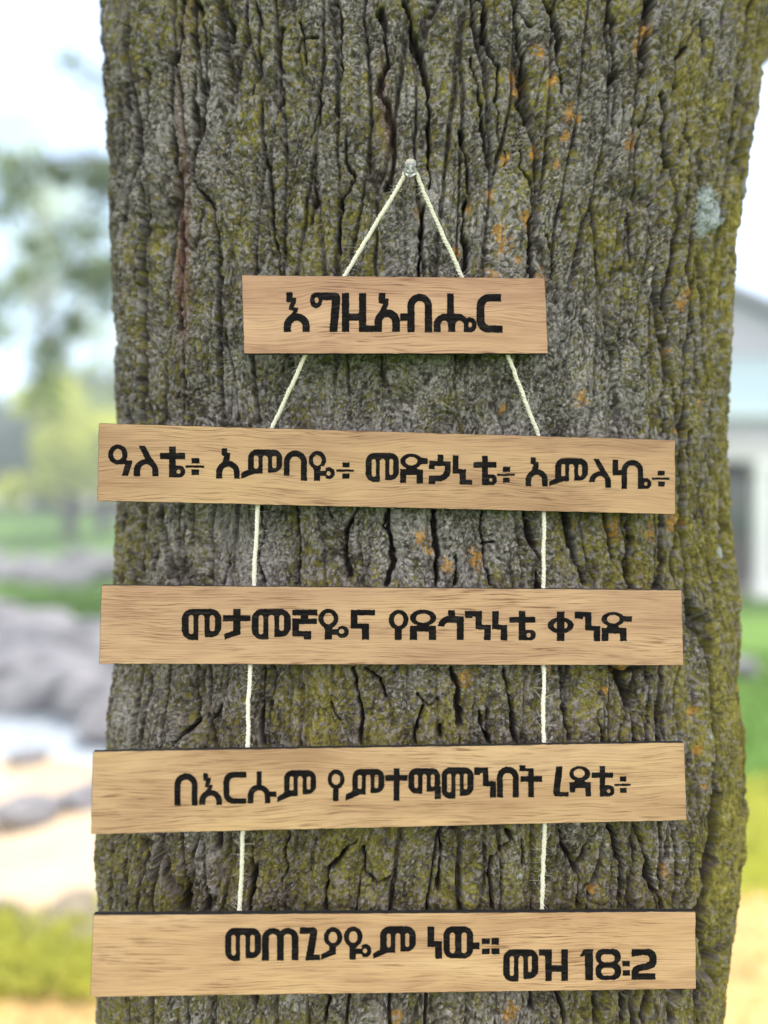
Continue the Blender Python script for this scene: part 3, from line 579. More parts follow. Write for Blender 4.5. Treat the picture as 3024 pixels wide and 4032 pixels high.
# limbs and crown above the frame
limb_m = m_noise('limb_bark', [(.3, (.07, .068, .06)), (.5, (.13, .125, .11)), (.75, (.20, .19, .12))], 30, .92, 6, .8, .01, (1, 1, .25))
for pts, rad in [([(.18, .92, 1.62), (.33, .92, 1.90), (.60, .94, 2.17), (1.1, 1.0, 2.7), (1.8, 1.1, 3.6), (2.3, 1.2, 4.6)], [.07, .10, .11, .11, .09, .05]),
                 ([(.03, .85, 2.7), (-.2, .9, 3.4), (-.8, .9, 4.4), (-1.3, .8, 5.6)], [.26, .2, .13, .06]),
                 ([(.05, .85, 2.7), (.3, 1.0, 3.6), (.5, 1.2, 4.8), (.6, 1.3, 6.2)], [.24, .19, .12, .05]),
                 ([(.0, .85, 2.9), (-.1, .3, 3.7), (-.2, -.4, 4.6), (-.2, -1.0, 5.4)], [.16, .13, .09, .04])]:
    mb = MB(); mb.tube(pts, rad, 20); mb.build('limb', limb_m, T)
rr = random.Random(9); bl = []
for k in range(40):
    a = rr.uniform(0, 6.28); r_ = rr.uniform(.3, 2.6); z = rr.uniform(4.6, 7.6)
    s = rr.uniform(.5, .95); bl.append((.1 + r_ * math.cos(a), .7 + r_ * math.sin(a), z, s, s, s * .7, 170))
crown_keep = lambda P: (P[:, 2] > 1.9 + .72 * np.maximum(P[:, 1], 0)) & (P[:, 1] > -.3)
link('crown', leaves_mesh('crown', bl, .075, 5, crown_keep), lf_m, T)

# ================================================================== THE SIGNS
char_m = m_noise('charred_edge', [(.3, (.010, .009, .009)), (.7, (.022, .019, .018))], 200, .9, 4)
burn_m = m_noise('burnt_lettering', [(.3, (.004, .0035, .004)), (.55, (.009, .008, .008)), (.72, (.030, .025, .024))], 700, .95, 4, .5, .0003, (.12, 1, 1), .05)
def wood(name, c_dark, c_mid, c_light, seed, wav=0.0):
    m, nt, p = newmat(name); uv = nt.nodes.new('ShaderNodeUVMap'); uv.uv_map = 'board'
    v0 = mapping(nt, uv.outputs[0], (1, 1, 1), (seed * 3.7, seed * 1.9, 0))
    # slow waviness of the grain
    wn = noise(nt, mapping(nt, v0, (5, 14, 1)), 1.6, 2); sub = nt.nodes.new('ShaderNodeVectorMath'); sub.operation = 'SUBTRACT'; sub.inputs[1].default_value = (.5, .5, .5)
    nt.links.new(wn.outputs['Color'], sub.inputs[0]); mul = nt.nodes.new('ShaderNodeVectorMath'); mul.operation = 'MULTIPLY'; mul.inputs[1].default_value = (0, .012 + wav * .6, 0)
    nt.links.new(sub.outputs[0], mul.inputs[0]); ad = nt.nodes.new('ShaderNodeVectorMath'); nt.links.new(v0, ad.inputs[0]); nt.links.new(mul.outputs[0], ad.inputs[1]); v = ad.outputs[0]
    broad = noise(nt, mapping(nt, v, (5, 42, 1)), 1.0, 4, .6); rb = ramp(nt, [(.28, c_dark), (.5, c_mid), (.72, c_light)]); nt.links.new(broad.outputs[0], rb.inputs[0])
    fine = noise(nt, mapping(nt, v, (20, 1000, 1)), 1.0, 5, .6); rf = ramp(nt, [(.32, (.66, .60, .55)), (.48, (.98, .97, .96)), (.68, (1.10, 1.09, 1.07))]); nt.links.new(fine.outputs[0], rf.inputs[0])
    pore = noise(nt, mapping(nt, v, (36, 980, 1)), 1.0, 3, .55, .2); rpz = ramp(nt, [(.53, (1, 1, 1)), (.645, (.40, .30, .25))]); nt.links.new(pore.outputs[0], rpz.inputs[0])
    dens = noise(nt, mapping(nt, v, (9, 40, 1)), 1.0, 2); rd = ramp(nt, [(.38, (.15, .15, .15)), (.62, (1, 1, 1))]); nt.links.new(dens.outputs[0], rd.inputs[0])
    c = mix(nt, 1.0, rb.outputs[0], rf.outputs[0], 'MULTIPLY'); c = mix(nt, rd.outputs[0], c, mix(nt, 1.0, c, rpz.outputs[0], 'MULTIPLY'))
    drift = noise(nt, mapping(nt, v0, (9, 22, 1), (5, 2, 0)), 1.0, 3, .6); rdv = ramp(nt, [(.3, (.84, .80, .80)), (.5, (1, 1, 1)), (.72, (1.06, 1.09, 1.02))]); nt.links.new(drift.outputs[0], rdv.inputs[0])
    c = mix(nt, 1.0, c, rdv.outputs[0], 'MULTIPLY')
    nt.links.new(c, p.inputs['Base Color']); p.inputs['Roughness'].default_value = .55; p.inputs['Specular IOR Level'].default_value = .35
    bump(nt, p, fine.outputs[0], .25, .0003)
    return m
THK = .0042; HB = .057
class Board:
    def __init__(s, corners):
        TL, TR, BR, BL = corners
        dl = F * HB / (BL[1] - TL[1]); dr = F * HB / (BR[1] - TR[1])
        xl = ((TL[0] + BL[0]) / 2 - 1512) / F * dl; xr = ((TR[0] + BR[0]) / 2 - 1512) / F * dr
        s.k = (dr - dl) / (xr - xl); s.y0 = dl - s.k * xl; s.c = corners
        s.n = Vector((s.k, -1, 0)).normalized()          # towards the camera side
        P = [s.pt(*c) for c in corners]; s.o = sum(P, Vector()) / 4
        s.ux = ((P[1] - P[0]) + (P[2] - P[3])).normalized(); s.uz = s.n.cross(s.ux) * -1
        if s.uz.z < 0: s.uz = -s.uz
    def pt(s, px, py, off=0.0):
        u, v = ray(px, py); y0 = s.y0 - off * math.sqrt(1 + s.k * s.k)
        y = y0 / (1 - s.k * u); return Vector((u * y, y, CAMZ + v * y))
    def build(s, mat, label, words, seed, rnd_=(4, 3, 3, 3)):
        rr = random.Random(seed); TL, TR, BR, BL = [Vector((c[0], c[1], 0)) for c in s.c]
        out = []; cs = [TL, TR, BR, BL]
        for i in range(4):
            a, b, pv = cs[i], cs[(i + 1) % 4], cs[i - 1]
            r_ = rnd_[i]; d1 = (pv - a).normalized(); d2 = (b - a).normalized()
            for t in (0, .5, 1):
                out.append(a + d1 * r_ * (1 - t) ** 2 + d2 * r_ * t ** 2)
            n = max(4, int((b - a).length / 22)); nrm = Vector((-d2.y, d2.x, 0))
            for j in range(1, n): out.append(a + (b - a) * (j / n) + nrm * rr.gauss(0, .55))
        fr = [s.pt(q.x, q.y) - s.o for q in out]; N = len(fr)
        e = empty('wooden_sign', s.o); tag(e, label, 'sign', 'wooden sign boards on the twine')
        chm = s.n * .0003
        # front face slightly inset so that the burnt edge shows as a hairline
        cen = Vector((0, 0, 0)); fin = []
        for i in range(N):
            a, b = fr[i - 1], fr[(i + 1) % N]; t = (b - a).normalized(); q = s.n.cross(t)
            if q.dot(fr[i]) > 0: q = -q
            fin.append(fr[i] + q * .00028)
        bk = [q - s.n * THK for q in fr]; mid = [q - chm for q in fr]
        vs = fin + mid + bk; fs = [tuple(range(N))]; mi = [0]
        for i in range(N):
            j = (i + 1) % N
            fs.append((i, N + i, N + j, j)); mi.append(1); fs.append((N + i, 2 * N + i, 2 * N + j, N + j)); mi.append(1)
        fs.append(tuple(range(3 * N - 1, 2 * N - 1, -1))); mi.append(0)
        me = bpy.data.meshes.new('board'); me.from_pydata([tuple(v) for v in vs], [], fs); me.update()
        uvl = me.uv_layers.new(name='board'); co = [Vector(v) for v in vs]
        for lp in me.loops:
            q = co[lp.vertex_index]; uvl.data[lp.index].uv = (q.dot(s.ux), q.dot(s.uz))
        me.polygons.foreach_set('material_index', mi)
        bm = bmesh.new(); bm.from_mesh(me); bmesh.ops.recalc_face_normals(bm, faces=bm.faces); bm.to_mesh(me); bm.free()
        link('board', me, [mat, char_m], e)
        for wd in words: s.word(wd, e)
        return e
    def word(s, glyphs, parent):
        """burnt lettering: the union of the glyph shapes, cut into thin horizontal runs"""
        bx = [g[0] for g in glyphs]; st = 1.15
        x0 = min(b[0] for b in bx) - 4; x1 = max(b[2] for b in bx) + 4; y0 = min(b[1] for b in bx) - 4; y1 = max(b[3] for b in bx) + 4
        X, Y = np.meshgrid(np.arange(x0, x1, st), np.arange(y0, y1, st))
        Xj = X + 1.0 * vnoise(X / 5, Y / 5, 3) + .5 * vnoise(X / 2, Y / 2, 4); Yj = Y + 1.0 * vnoise(X / 5, Y / 5, 5)
        M = np.zeros(X.shape, bool)
        for (b, sc, ox, oy, ops) in glyphs:
            c0, c1 = int((b[0] - 4 - x0) / st), int((b[2] + 4 - x0) / st) + 1; c0 = max(c0, 0)
            M[:, c0:c1] |= ev(ops, (Xj[:, c0:c1] - ox) * sc, (Yj[:, c0:c1] - oy) * sc)
        vs = []; fs = []
        for r_ in range(M.shape[0]):
            row = np.concatenate([[0], M[r_].astype(np.int8), [0]]); d = np.diff(row); A = np.where(d == 1)[0]; B_ = np.where(d == -1)[0]
            ya, yb = y0 + r_ * st - st / 2, y0 + r_ * st + st / 2
            for a, b in zip(A, B_):
                xa, xb = x0 + a * st - st / 2, x0 + b * st - st / 2; k = len(vs)
                vs += [s.pt(xa, yb, .00015) - s.o, s.pt(xb, yb, .00015) - s.o, s.pt(xb, ya, .00015) - s.o, s.pt(xa, ya, .00015) - s.o]
                fs.append((k, k + 1, k + 2, k + 3))
        me = bpy.data.meshes.new('lettering'); me.from_pydata([tuple(v) for v in vs], [], fs); me.update()
        link('lettering', me, burn_m, parent)
# shape operators, capital adds and small removes
def inpoly(pts, X, Y):
    m = np.zeros(X.shape, bool); n = len(pts)
    for i in range(n):
        (xa, ya), (xb, yb) = pts[i], pts[i - 1]
        if ya == yb: continue
        m ^= ((ya > Y) != (yb > Y)) & (X < (xb - xa) * (Y - ya) / (yb - ya) + xa)
    return m
def ev(ops, X, Y):
    M = np.zeros(X.shape, bool)
    for op in ops:
        k = op[0]; q = op[1:]; t = k.upper()
        if t == 'P': S = inpoly(q, X, Y)
        elif t == 'E': S = ((X - q[0]) / q[2]) ** 2 + ((Y - q[1]) / q[3]) ** 2 <= 1
        elif t == 'B': S = (X >= q[0]) & (X <= q[2]) & (Y >= q[1]) & (Y <= q[3])
        elif t == 'R':
            r_ = min(q[4], (q[2] - q[0]) / 2, (q[3] - q[1]) / 2); dx = np.maximum(np.maximum(q[0] + r_ - X, X - q[2] + r_), 0); dy = np.maximum(np.maximum(q[1] + r_ - Y, Y - q[3] + r_), 0)
            S = dx * dx + dy * dy <= r_ * r_
        elif t == 'D':                                   # dome: x0,x1,top,bottom
            rx = (q[1] - q[0]) / 2; ry = min(rx, q[3] - q[2]); cxx = (q[0] + q[1]) / 2
            S = (np.abs(X - cxx) <= rx) & (Y <= q[3]) & ((Y >= q[2] + ry) | (((X - cxx) / rx) ** 2 + ((Y - q[2] - ry) / ry) ** 2 <= 1))
        M = (M | S) if k == t else (M & ~S)
    return M
def P(*a): return ('P',) + a
def ARCH(xo0, xo1, top, bot, xi0, xi1, ti): return [('D', xo0, xo1, top, bot), ('d', xi0, xi1, ti, bot + 60)]
def ME(x0, top, x1, yl, yr, g0, g1, gt, sl, sr, tail=None, r_=None):
    r_ = r_ or (x1 - x0) * .27
    o = [('R', x0, top, x1, yr, r_)]
    if tail: o += [('B', x0, (top + yl) / 2, g0, yl), P(*tail)]
    else: o += [('R', x0, top, g0 + 60, yl, r_), ('b', g1, yr, x1 + 50, yl + 30)]
    o += [('d', g0, g1, gt, yl + 90)]
    o += [('r', *sl, (sl[2] - sl[0]) * .5), ('r', *sr, (sr[2] - sr[0]) * .5)]
    return o
def TE(vx0, vx1, vy0, bx0, bx1, by0, by1, bw, hole): return [('B', vx0, vy0, vx1, bw[3]), ('B', bx0, by0, bx1, by1), ('R', *bw, (bw[3] - bw[1]) * .48), ('B', vx0, bw[1], (vx0 + bw[2]) / 2 - 6, bw[3]), ('e', *hole)]
def FULL(*bs): return [('B', *b) for b in bs]
def reg(x0, y0, sc):
    def g(ops):
        ops = list(ops); xs = []; ys = []
        for op in ops:
            k = op[0]
            if k == 'P':
                xs += [a for a, b in op[1:]]; ys += [b for a, b in op[1:]]
            elif k == 'E': xs += [op[1] - op[3], op[1] + op[3]]; ys += [op[2] - op[4], op[2] + op[4]]
            elif k in 'BR': xs += [op[1], op[3]]; ys += [op[2], op[4]]
            elif k == 'D': xs += [op[1], op[2]]; ys += [op[3], op[4]]
        return ((x0 + min(xs) / sc, y0 + min(ys) / sc, x0 + max(xs) / sc, y0 + max(ys) / sc), sc, x0, y0, ops)
    return g
# ---- board 1
g = reg(900, 1050, 1.2762)
W1 = [[g([*ARCH(277, 408, 234, 328, 314, 372, 272), P((290, 128), (322, 128), (322, 156), (340, 156), (338, 182), (328, 205), (350, 205), (348, 222), (336, 246), (306, 246), (326, 222), (303, 216), (303, 202), (312, 180), (290, 178))]),
       g([('E', 440, 169, 31, 40), P((440, 130), (543, 130), (556, 138), (561, 150), (561, 180), (546, 328), (507, 328), (519, 168), (440, 168)), ('e', 443, 168, 10, 14)]),
       g(FULL((569, 132, 606, 328), (569, 234, 692, 271), (655, 132, 692, 328), (655, 295, 736, 328))),
       g([*ARCH(733, 862, 214, 328, 771, 822, 254), P((754, 132), (788, 132), (788, 160), (804, 160), (804, 186), (794, 216), (800, 228), (770, 240), (758, 228), (776, 187), (754, 183))]),
       g([*ARCH(898, 1023, 136, 330, 935, 986, 173), ('B', 862, 234, 912, 272)]),
       g([('D', 1030, 1150, 236, 328), ('B', 1090, 236, 1165, 328), P((1150, 236), (1172, 238), (1195, 256), (1225, 258), (1215, 328), (1140, 328)), ('B', 1098, 135, 1132, 270), ('E', 1214, 292, 33, 38), ('e', 1214, 292, 9, 13), ('d', 1066, 1103, 272, 360), ('d', 1140, 1182, 272, 360), ('E', 1199, 312, 18, 16), ('e', 1214, 292, 9, 13)]),
       g([('R', 1246, 137, 1460, 332, 62), ('r', 1286, 175, 1480, 295, 28), ('b', 1369, 100, 1500, 230), ('b', 1377, 230, 1500, 400)])]]
# ---- board 2
g = reg(360, 1640, 2.2419); h = reg(800, 1640, 2.2419)
def AL(x0, x1, y0): return None
W2 = [[g([('E', 233, 335, 86, 88), P((230, 392), (300, 386), (362, 388), (358, 420), (322, 524), (268, 524), (298, 421), (222, 423)), ('e', 233, 336, 40, 49)]),
       g([*ARCH(372, 592, 375, 527, 431, 537, 424), P((415, 256), (472, 256), (528, 362), (572, 420), (500, 422), (472, 372))]),
       g(TE(685, 745, 264, 605, 826, 320, 377, (685, 433, 828, 538), (768, 487, 17, 18))),
       g(FULL((884, 366, 954, 414), (830, 431, 996, 452), (882, 466, 950, 515)))],
      [h([*ARCH(114, 322, 390, 548, 169, 272, 444), P((163, 280), (212, 280), (212, 318), (241, 322), (235, 378), (228, 402), (160, 424), (186, 350), (163, 343))]),
       h(ME(396, 290, 698, 503, 495, 525, 572, 346, (448, 345, 488, 460), (609, 347, 647, 456), [(335, 497), (400, 466), (525, 468), (525, 503), (455, 505), (335, 550)])),
       h([*ARCH(712, 916, 300, 567, 763, 863, 354), ('b', 700, 523, 780, 600)]),
       h([('E', 1008, 385, 77, 82), P((955, 438), (1060, 438), (1032, 476), (1032, 567), (978, 567), (978, 476)), ('B', 1030, 479, 1090, 524), ('E', 1110, 500, 53, 53), ('b', 1040, 440, 1080, 478), ('b', 1034, 526, 1082, 560), ('e', 1107, 502, 18, 20), ('e', 1008, 388, 38, 46)]),
       h(FULL((1228, 404, 1292, 450), (1175, 467, 1331, 488), (1228, 503, 1292, 548)))]]
g = reg(1400, 1640, 2.5922); h = reg(2000, 1640, 2.37)
W2 += [[g(ME(103, 370, 443, 668, 650, 248, 302, 434, (165, 435, 208, 615), (345, 435, 383, 595))),
        g([('E', 568, 456, 112, 78), ('e', 570, 455, 62, 42), P((655, 418), (738, 425), (735, 485), (650, 490)), P((455, 535), (690, 540), (688, 685), (622, 685), (622, 598), (517, 598), (517, 678), (453, 678)), P((525, 515), (615, 515), (640, 545), (505, 545))]),
        g([('B', 838, 388, 897, 460), P((750, 452), (972, 458), (972, 560), (957, 608), (925, 642), (875, 660), (815, 662), (812, 687), (745, 687), (748, 602), (850, 602), (888, 590), (910, 552), (912, 508), (808, 505), (808, 538), (748, 536))]),
        g([P((992, 395), (1052, 395), (1050, 535), (1127, 538), (1127, 645), (1192, 648), (1192, 697), (1062, 694), (1062, 585), (988, 582))]),
        g(TE(1290, 1352, 400, 1203, 1440, 464, 523, (1288, 590, 1444, 701), (1380, 648, 17, 18))),
        g(FULL((1503, 512, 1578, 566), (1443, 583, 1625, 606), (1503, 624, 1575, 676)))],
       [h([*ARCH(165, 373, 492, 652, 219, 318, 545), P((212, 380), (260, 380), (260, 420), (288, 424), (286, 472), (278, 502), (215, 522), (237, 450), (212, 442))]),
        h(ME(440, 388, 748, 605, 598, 571, 618, 444, (500, 445, 533, 558), (657, 447, 691, 555), [(385, 605), (450, 573), (571, 570), (571, 605), (510, 607), (385, 650)])),
        h([*ARCH(757, 963, 510, 665, 812, 908, 558), ('b', 740, 612, 830, 700), P((797, 396), (850, 396), (902, 488), (945, 556), (870, 560), (862, 520))]),
        h([('B', 977, 402, 1030, 549), ('B', 977, 498, 1068, 549), *ARCH(1060, 1263, 405, 675, 1112, 1212, 457)[:1], ('d', 1112, 1212, 457, 720), ('R', 1212, 575, 1340, 676, 50), ('B', 1212, 600, 1262, 676), ('e', 1287, 628, 15, 16)]),
        h(FULL((1398, 506, 1464, 551), (1343, 569, 1507, 590), (1402, 606, 1464, 653)))]]
# ---- board 3
g = reg(680, 2360, 1.9291); h = reg(1480, 2360, 1.5651)
W3 = [[g(ME(68, 72, 370, 310, 288, 195, 242, 118, (122, 120, 158, 265), (281, 121, 320, 241))),
       g([('B', 382, 120, 592, 166), P((460, 72), (516, 72), (515, 265), (395, 306), (390, 262), (458, 238))]),
       g(ME(600, 72, 898, 306, 286, 728, 772, 118, (653, 121, 688, 264), (810, 121, 845, 240))),
       g([P((908, 76), (1100, 76), (1098, 121), (1030, 121), (1030, 145), (1097, 145), (1096, 188), (960, 188), (960, 240), (1052, 240), (1052, 305), (995, 305), (995, 281), (908, 281), (908, 144), (972, 144), (972, 122), (908, 122))]),
       g([('E', 1183, 146, 76, 74), P((1140, 200), (1228, 200), (1210, 226), (1262, 226), (1262, 270), (1210, 270), (1210, 306), (1154, 306), (1155, 226)), ('E', 1290, 247, 48, 46), ('b', 1236, 210, 1256, 224), ('e', 1283, 243, 19, 19), ('e', 1184, 146, 38, 42)]),
       g([P((1352, 78), (1538, 80), (1538, 122), (1404, 122), (1404, 182), (1492, 184), (1492, 306), (1437, 306), (1437, 224), (1352, 222))])],
      [h([('E', 140, 126, 61, 62), ('B', 116, 175, 160, 250), ('e', 141, 126, 29, 37)]),
       h([('E', 291, 114, 81, 51), ('e', 291, 116, 44, 28), P((210, 162), (370, 162), (372, 250), (326, 250), (326, 200), (254, 198), (254, 250), (208, 250)), P((256, 154), (326, 154), (334, 168), (248, 168))]),
       h([('B', 445, 67, 488, 120), P((440, 101), (543, 105), (541, 250), (498, 250), (498, 145), (445, 143), (430, 150), (418, 168), (379, 166), (390, 138), (412, 114))]),
       h([P((548, 70), (655, 72), (653, 156), (710, 158), (708, 252), (666, 252), (668, 187), (614, 184), (614, 108), (599, 104), (590, 117), (550, 114))]),
       h([P((718, 72), (758, 72), (756, 155), (810, 158), (810, 252), (768, 252), (770, 187), (716, 184))]),
       h(TE(880, 922, 72, 822, 983, 108, 144, (882, 188, 986, 252), (942, 221, 13, 13)))],
      [h([('E', 1139, 160, 80, 50), ('e', 1139, 160, 43, 26), ('B', 1115, 75, 1163, 257)]),
       h([P((1225, 75), (1328, 77), (1330, 162), (1383, 164), (1383, 257), (1342, 257), (1342, 194), (1290, 191), (1288, 110), (1280, 107), (1272, 122), (1225, 118))]),
       h([('E', 1461, 122, 71, 45), ('e', 1463, 122, 39, 26), ('B', 1518, 103, 1578, 137), P((1392, 175), (1545, 175), (1545, 257), (1505, 257), (1503, 211), (1435, 211), (1433, 257), (1390, 257)), P((1430, 160), (1492, 160), (1502, 180), (1420, 180))])]]
# ---- board 4
g = reg(640, 2980, 2.5922); h = reg(1240, 2980, 2.5922); i_ = reg(1840, 2960, 2.4397)
W4 = [[g(ARCH(121, 358, 168, 498, 184, 297, 234)),
       g([*ARCH(373, 609, 338, 490, 438, 548, 398), P((416, 165), (465, 165), (465, 210), (495, 213), (490, 250), (480, 285), (512, 288), (506, 320), (492, 348), (436, 352), (470, 313), (430, 308), (432, 285), (444, 245), (416, 242))]),
       g([('R', 620, 152, 1000, 480, 105), ('r', 683, 213, 1020, 422, 50), ('b', 856, 100, 1040, 520)]),
       g([('B', 960, 148, 1012, 310), *ARCH(868, 1100, 282, 475, 929, 1044, 344)[:1], ('B', 1060, 352, 1162, 409), ('d', 929, 1044, 344, 520), ('b', 1102, 410, 1180, 500)]),
       g(ME(1240, 135, 1567, 400, 383, 1380, 1430, 200, (1297, 200, 1337, 343), (1472, 200, 1510, 331), [(1170, 408), (1245, 362), (1380, 352), (1380, 400), (1310, 403), (1170, 465)]))],
      [h([('E', 216, 229, 86, 102), ('B', 184, 310, 243, 453), ('e', 215, 230, 43, 55)]),
       h(ME(382, 122, 710, 385, 370, 520, 568, 185, (438, 187, 478, 328), (608, 185, 648, 320), [(313, 385), (385, 348), (520, 340), (520, 385), (455, 388), (313, 450)])),
       h(FULL((803, 117, 864, 448), (718, 184, 946, 245))),
       h(ME(953, 115, 1280, 377, 355, 1098, 1140, 178, (1015, 180, 1052, 318), (1183, 180, 1222, 305)) + [('B', 1222, 300, 1287, 432)]),
       h(ME(1293, 108, 1620, 428, 398, 1435, 1478, 175, (1350, 175, 1392, 362), (1520, 173, 1557, 332))),
       i_([P((65, 150), (200, 150), (205, 280), (275, 285), (278, 440), (218, 440), (218, 335), (150, 330), (148, 205), (128, 205), (118, 225), (65, 225))]),
       i_(ARCH(284, 495, 143, 440, 342, 437, 205)),
       i_([P((500, 128), (558, 128), (558, 158), (638, 160), (640, 234), (720, 232), (720, 288), (640, 290), (640, 437), (585, 437), (586, 290), (510, 290), (512, 234), (586, 235), (586, 189), (500, 188))])],
      [i_([P((853, 138), (918, 140), (890, 385), (972, 388), (975, 430), (850, 430), (832, 418), (825, 390))]),
       i_([('E', 1080, 212, 101, 75), ('e', 1075, 207, 53, 42), P((980, 292), (1185, 290), (1190, 430), (1138, 430), (1134, 350), (1040, 350), (1038, 392), (985, 392)), P((1038, 272), (1122, 272), (1140, 296), (1020, 296))]),
       i_(TE(1272, 1325, 137, 1195, 1402, 199, 251, (1275, 320, 1414, 430), (1358, 378, 16, 18))),
       i_(FULL((1466, 236, 1527, 286), (1412, 308, 1570, 329), (1466, 346, 1530, 396)))]]
# ---- board 5
g = reg(860, 3620, 2.5922); h = reg(1400, 3620, 2.6758); i_ = reg(1960, 3700, 2.4397)
W5 = [[g(ME(68, 87, 436, 428, 397, 222, 277, 158, (132, 160, 176, 368), (325, 160, 370, 335))),
       g([('D', 444, 668, 87, 422), ('D', 598, 818, 86, 418), ('d', 515, 598, 150, 470), ('d', 667, 748, 150, 470)]),
       g([P((830, 82), (975, 80), (1000, 95), (1010, 120), (1002, 200), (975, 360), (1038, 358), (1038, 415), (885, 420), (935, 150), (830, 148))]),
       g([('E', 1171, 182, 95, 102), P((1130, 272), (1203, 272), (1200, 357), (1140, 375), (1050, 414), (1046, 355), (1130, 315)), ('e', 1170, 184, 43, 57)]),
       g([('E', 1376, 178, 95, 105), P((1330, 268), (1420, 268), (1402, 298), (1470, 298), (1470, 355), (1402, 355), (1402, 413), (1338, 413), (1338, 298)), ('E', 1500, 320, 62, 68), ('b', 1436, 275, 1464, 296), ('b', 1404, 357, 1464, 400), ('e', 1496, 322, 21, 24), ('e', 1376, 180, 44, 58)]),
       h(ME(258, 72, 636, 352, 340, 420, 472, 148, (330, 150, 370, 296), (525, 148, 566, 290), [(185, 357), (262, 316), (420, 300), (420, 352), (340, 352), (185, 415)]))],
      [h([P((757, 73), (830, 75), (828, 228), (910, 230), (912, 415), (840, 415), (838, 293), (757, 290))]),
       h([('R', 925, 72, 1240, 412, 100), ('r', 993, 140, 1048, 355, 28), ('r', 1117, 140, 1171, 355, 28), ('B', 1230, 243, 1306, 315)]),
       h(FULL((1330, 200, 1415, 260), (1432, 197, 1512, 268), (1330, 308, 1415, 368), (1432, 305, 1517, 368)))],
      [i_(ME(52, 92, 390, 403, 378, 200, 245, 158, (116, 160, 155, 348), (292, 158, 326, 312))),
       i_([P((393, 92), (520, 92), (520, 245), (610, 245), (610, 92), (675, 92), (675, 397), (612, 397), (610, 310), (520, 310), (520, 397), (457, 397), (455, 155), (395, 152))])],
      [i_([P((785, 158), (825, 92), (915, 90), (917, 390), (840, 390), (836, 150), (808, 165))]),
       i_([('R', 940, 88, 1183, 240, 72), ('R', 937, 215, 1186, 388, 78), ('r', 992, 142, 1122, 217, 38), ('r', 995, 270, 1122, 345, 38)]),
       i_(FULL((1197, 204, 1268, 258), (1200, 292, 1270, 347))),
       i_([P((1285, 92), (1450, 88), (1485, 98), (1510, 122), (1525, 160), (1526, 225), (1508, 262), (1465, 284), (1370, 300), (1345, 322), (1515, 322), (1515, 385), (1285, 385), (1285, 300), (1302, 265), (1340, 242), (1430, 224), (1455, 205), (1457, 178), (1440, 154), (1390, 150), (1285, 165))])]]
wm = [wood('wood_%s' % n, *c) for n, c in (
    ('reddish', ((0.3057, 0.1675, 0.1000), (0.4074, 0.2403, 0.1470), (0.4833, 0.3049, 0.1940), 1, .02)), ('tan', ((0.3028, 0.1761, 0.0984), (0.3970, 0.2466, 0.1380), (0.4551, 0.2994, 0.1657), 2, .02)),
    ('pale', ((0.3459, 0.2012, 0.1270), (0.4416, 0.2770, 0.1695), (0.5002, 0.3259, 0.1988), 3)), ('honey', ((0.3569, 0.2131, 0.1216), (0.4631, 0.2963, 0.1734), (0.5243, 0.3560, 0.2154), 4, .01)), ('light', ((0.3962, 0.2330, 0.1344), (0.4991, 0.3144, 0.1823), (0.5624, 0.3716, 0.2302), 5)))]
CORN = [((951.7, 1082.9), (2145.9, 1094.7), (2158.4, 1392.4), (960.3, 1392.4)), ((389, 1666), (2659, 1732), (2659.5, 2025), (382.3, 1972.3)),
        ((398.7, 2303.4), (2684, 2323), (2691.8, 2620), (390, 2614.5)), ((365.3, 2959), (2694.2, 2922.7), (2704.4, 3229.7), (357, 3285.5)), ((366.3, 3601.9), (2738.9, 3588.5), (2741, 3894), (354.6, 3926))]
LAB = ['short wooden sign with a single black word, hanging topmost right under the clear pin', 'long wooden sign tilting down to the right, its four black words ending in dash marks',
       'long wooden sign, middle one of five, with three black words and no dash mark', 'long wooden sign rising to the right, three black words and one final dash mark', 'lowest and widest wooden sign, the only one with the numbers 18:2']
BD = []
for k in range(5):
    b = Board(CORN[k]); BD.append(b)
    b.build(wm[k], LAB[k], [W1, W2, W3, W4, W5][k], 40 + k, (5, 3, 3, 4) if k else (2, 2, 2, 2))

# ------------------------------------------------------------------ twine and push pin
tw_m = m_noise('twine_fibre', [(.3, (.58, .55, .46)), (.7, (.74, .71, .62))], 900, .9, 3)
def bk(k, px, py): return BD[k].pt(px * 1.8228, py * 1.8228, -(THK + .0022))
pinc = Vector((.0, 0, 0)); u, v = ray(886 * 1.8228, 372 * 1.8228); yp = .592; pin0 = Vector((u * yp, yp, CAMZ + v * yp))
def side(pts): 
    return [bk(*q) for q in pts]
Lp = side([(0, 740, 603), (0, 662, 762), (1, 587, 926), (1, 557, 1088), (2, 549, 1266), (2, 540, 1430), (3, 534, 1616), (3, 524, 1790), (4, 518, 1974), (4, 512, 2060)])
Rp = side([(0, 1001, 603), (0, 1095, 764), (1, 1165, 944), (1, 1175, 1104), (2, 1173, 1274), (2, 1174, 1432), (3, 1174, 1608), (3, 1176, 1770), (4, 1172, 1968), (4, 1170, 2060)])
loop = [pin0 + Vector((-.0052, .0005, -.0042)), pin0 + Vector((-.0044, .001, .0006)), pin0 + Vector((0, .0012, .0042)), pin0 + Vector((.0044, .001, .0006)), pin0 + Vector((.0052, .0005, -.0042))]
path = Lp[::-1] + loop + Rp
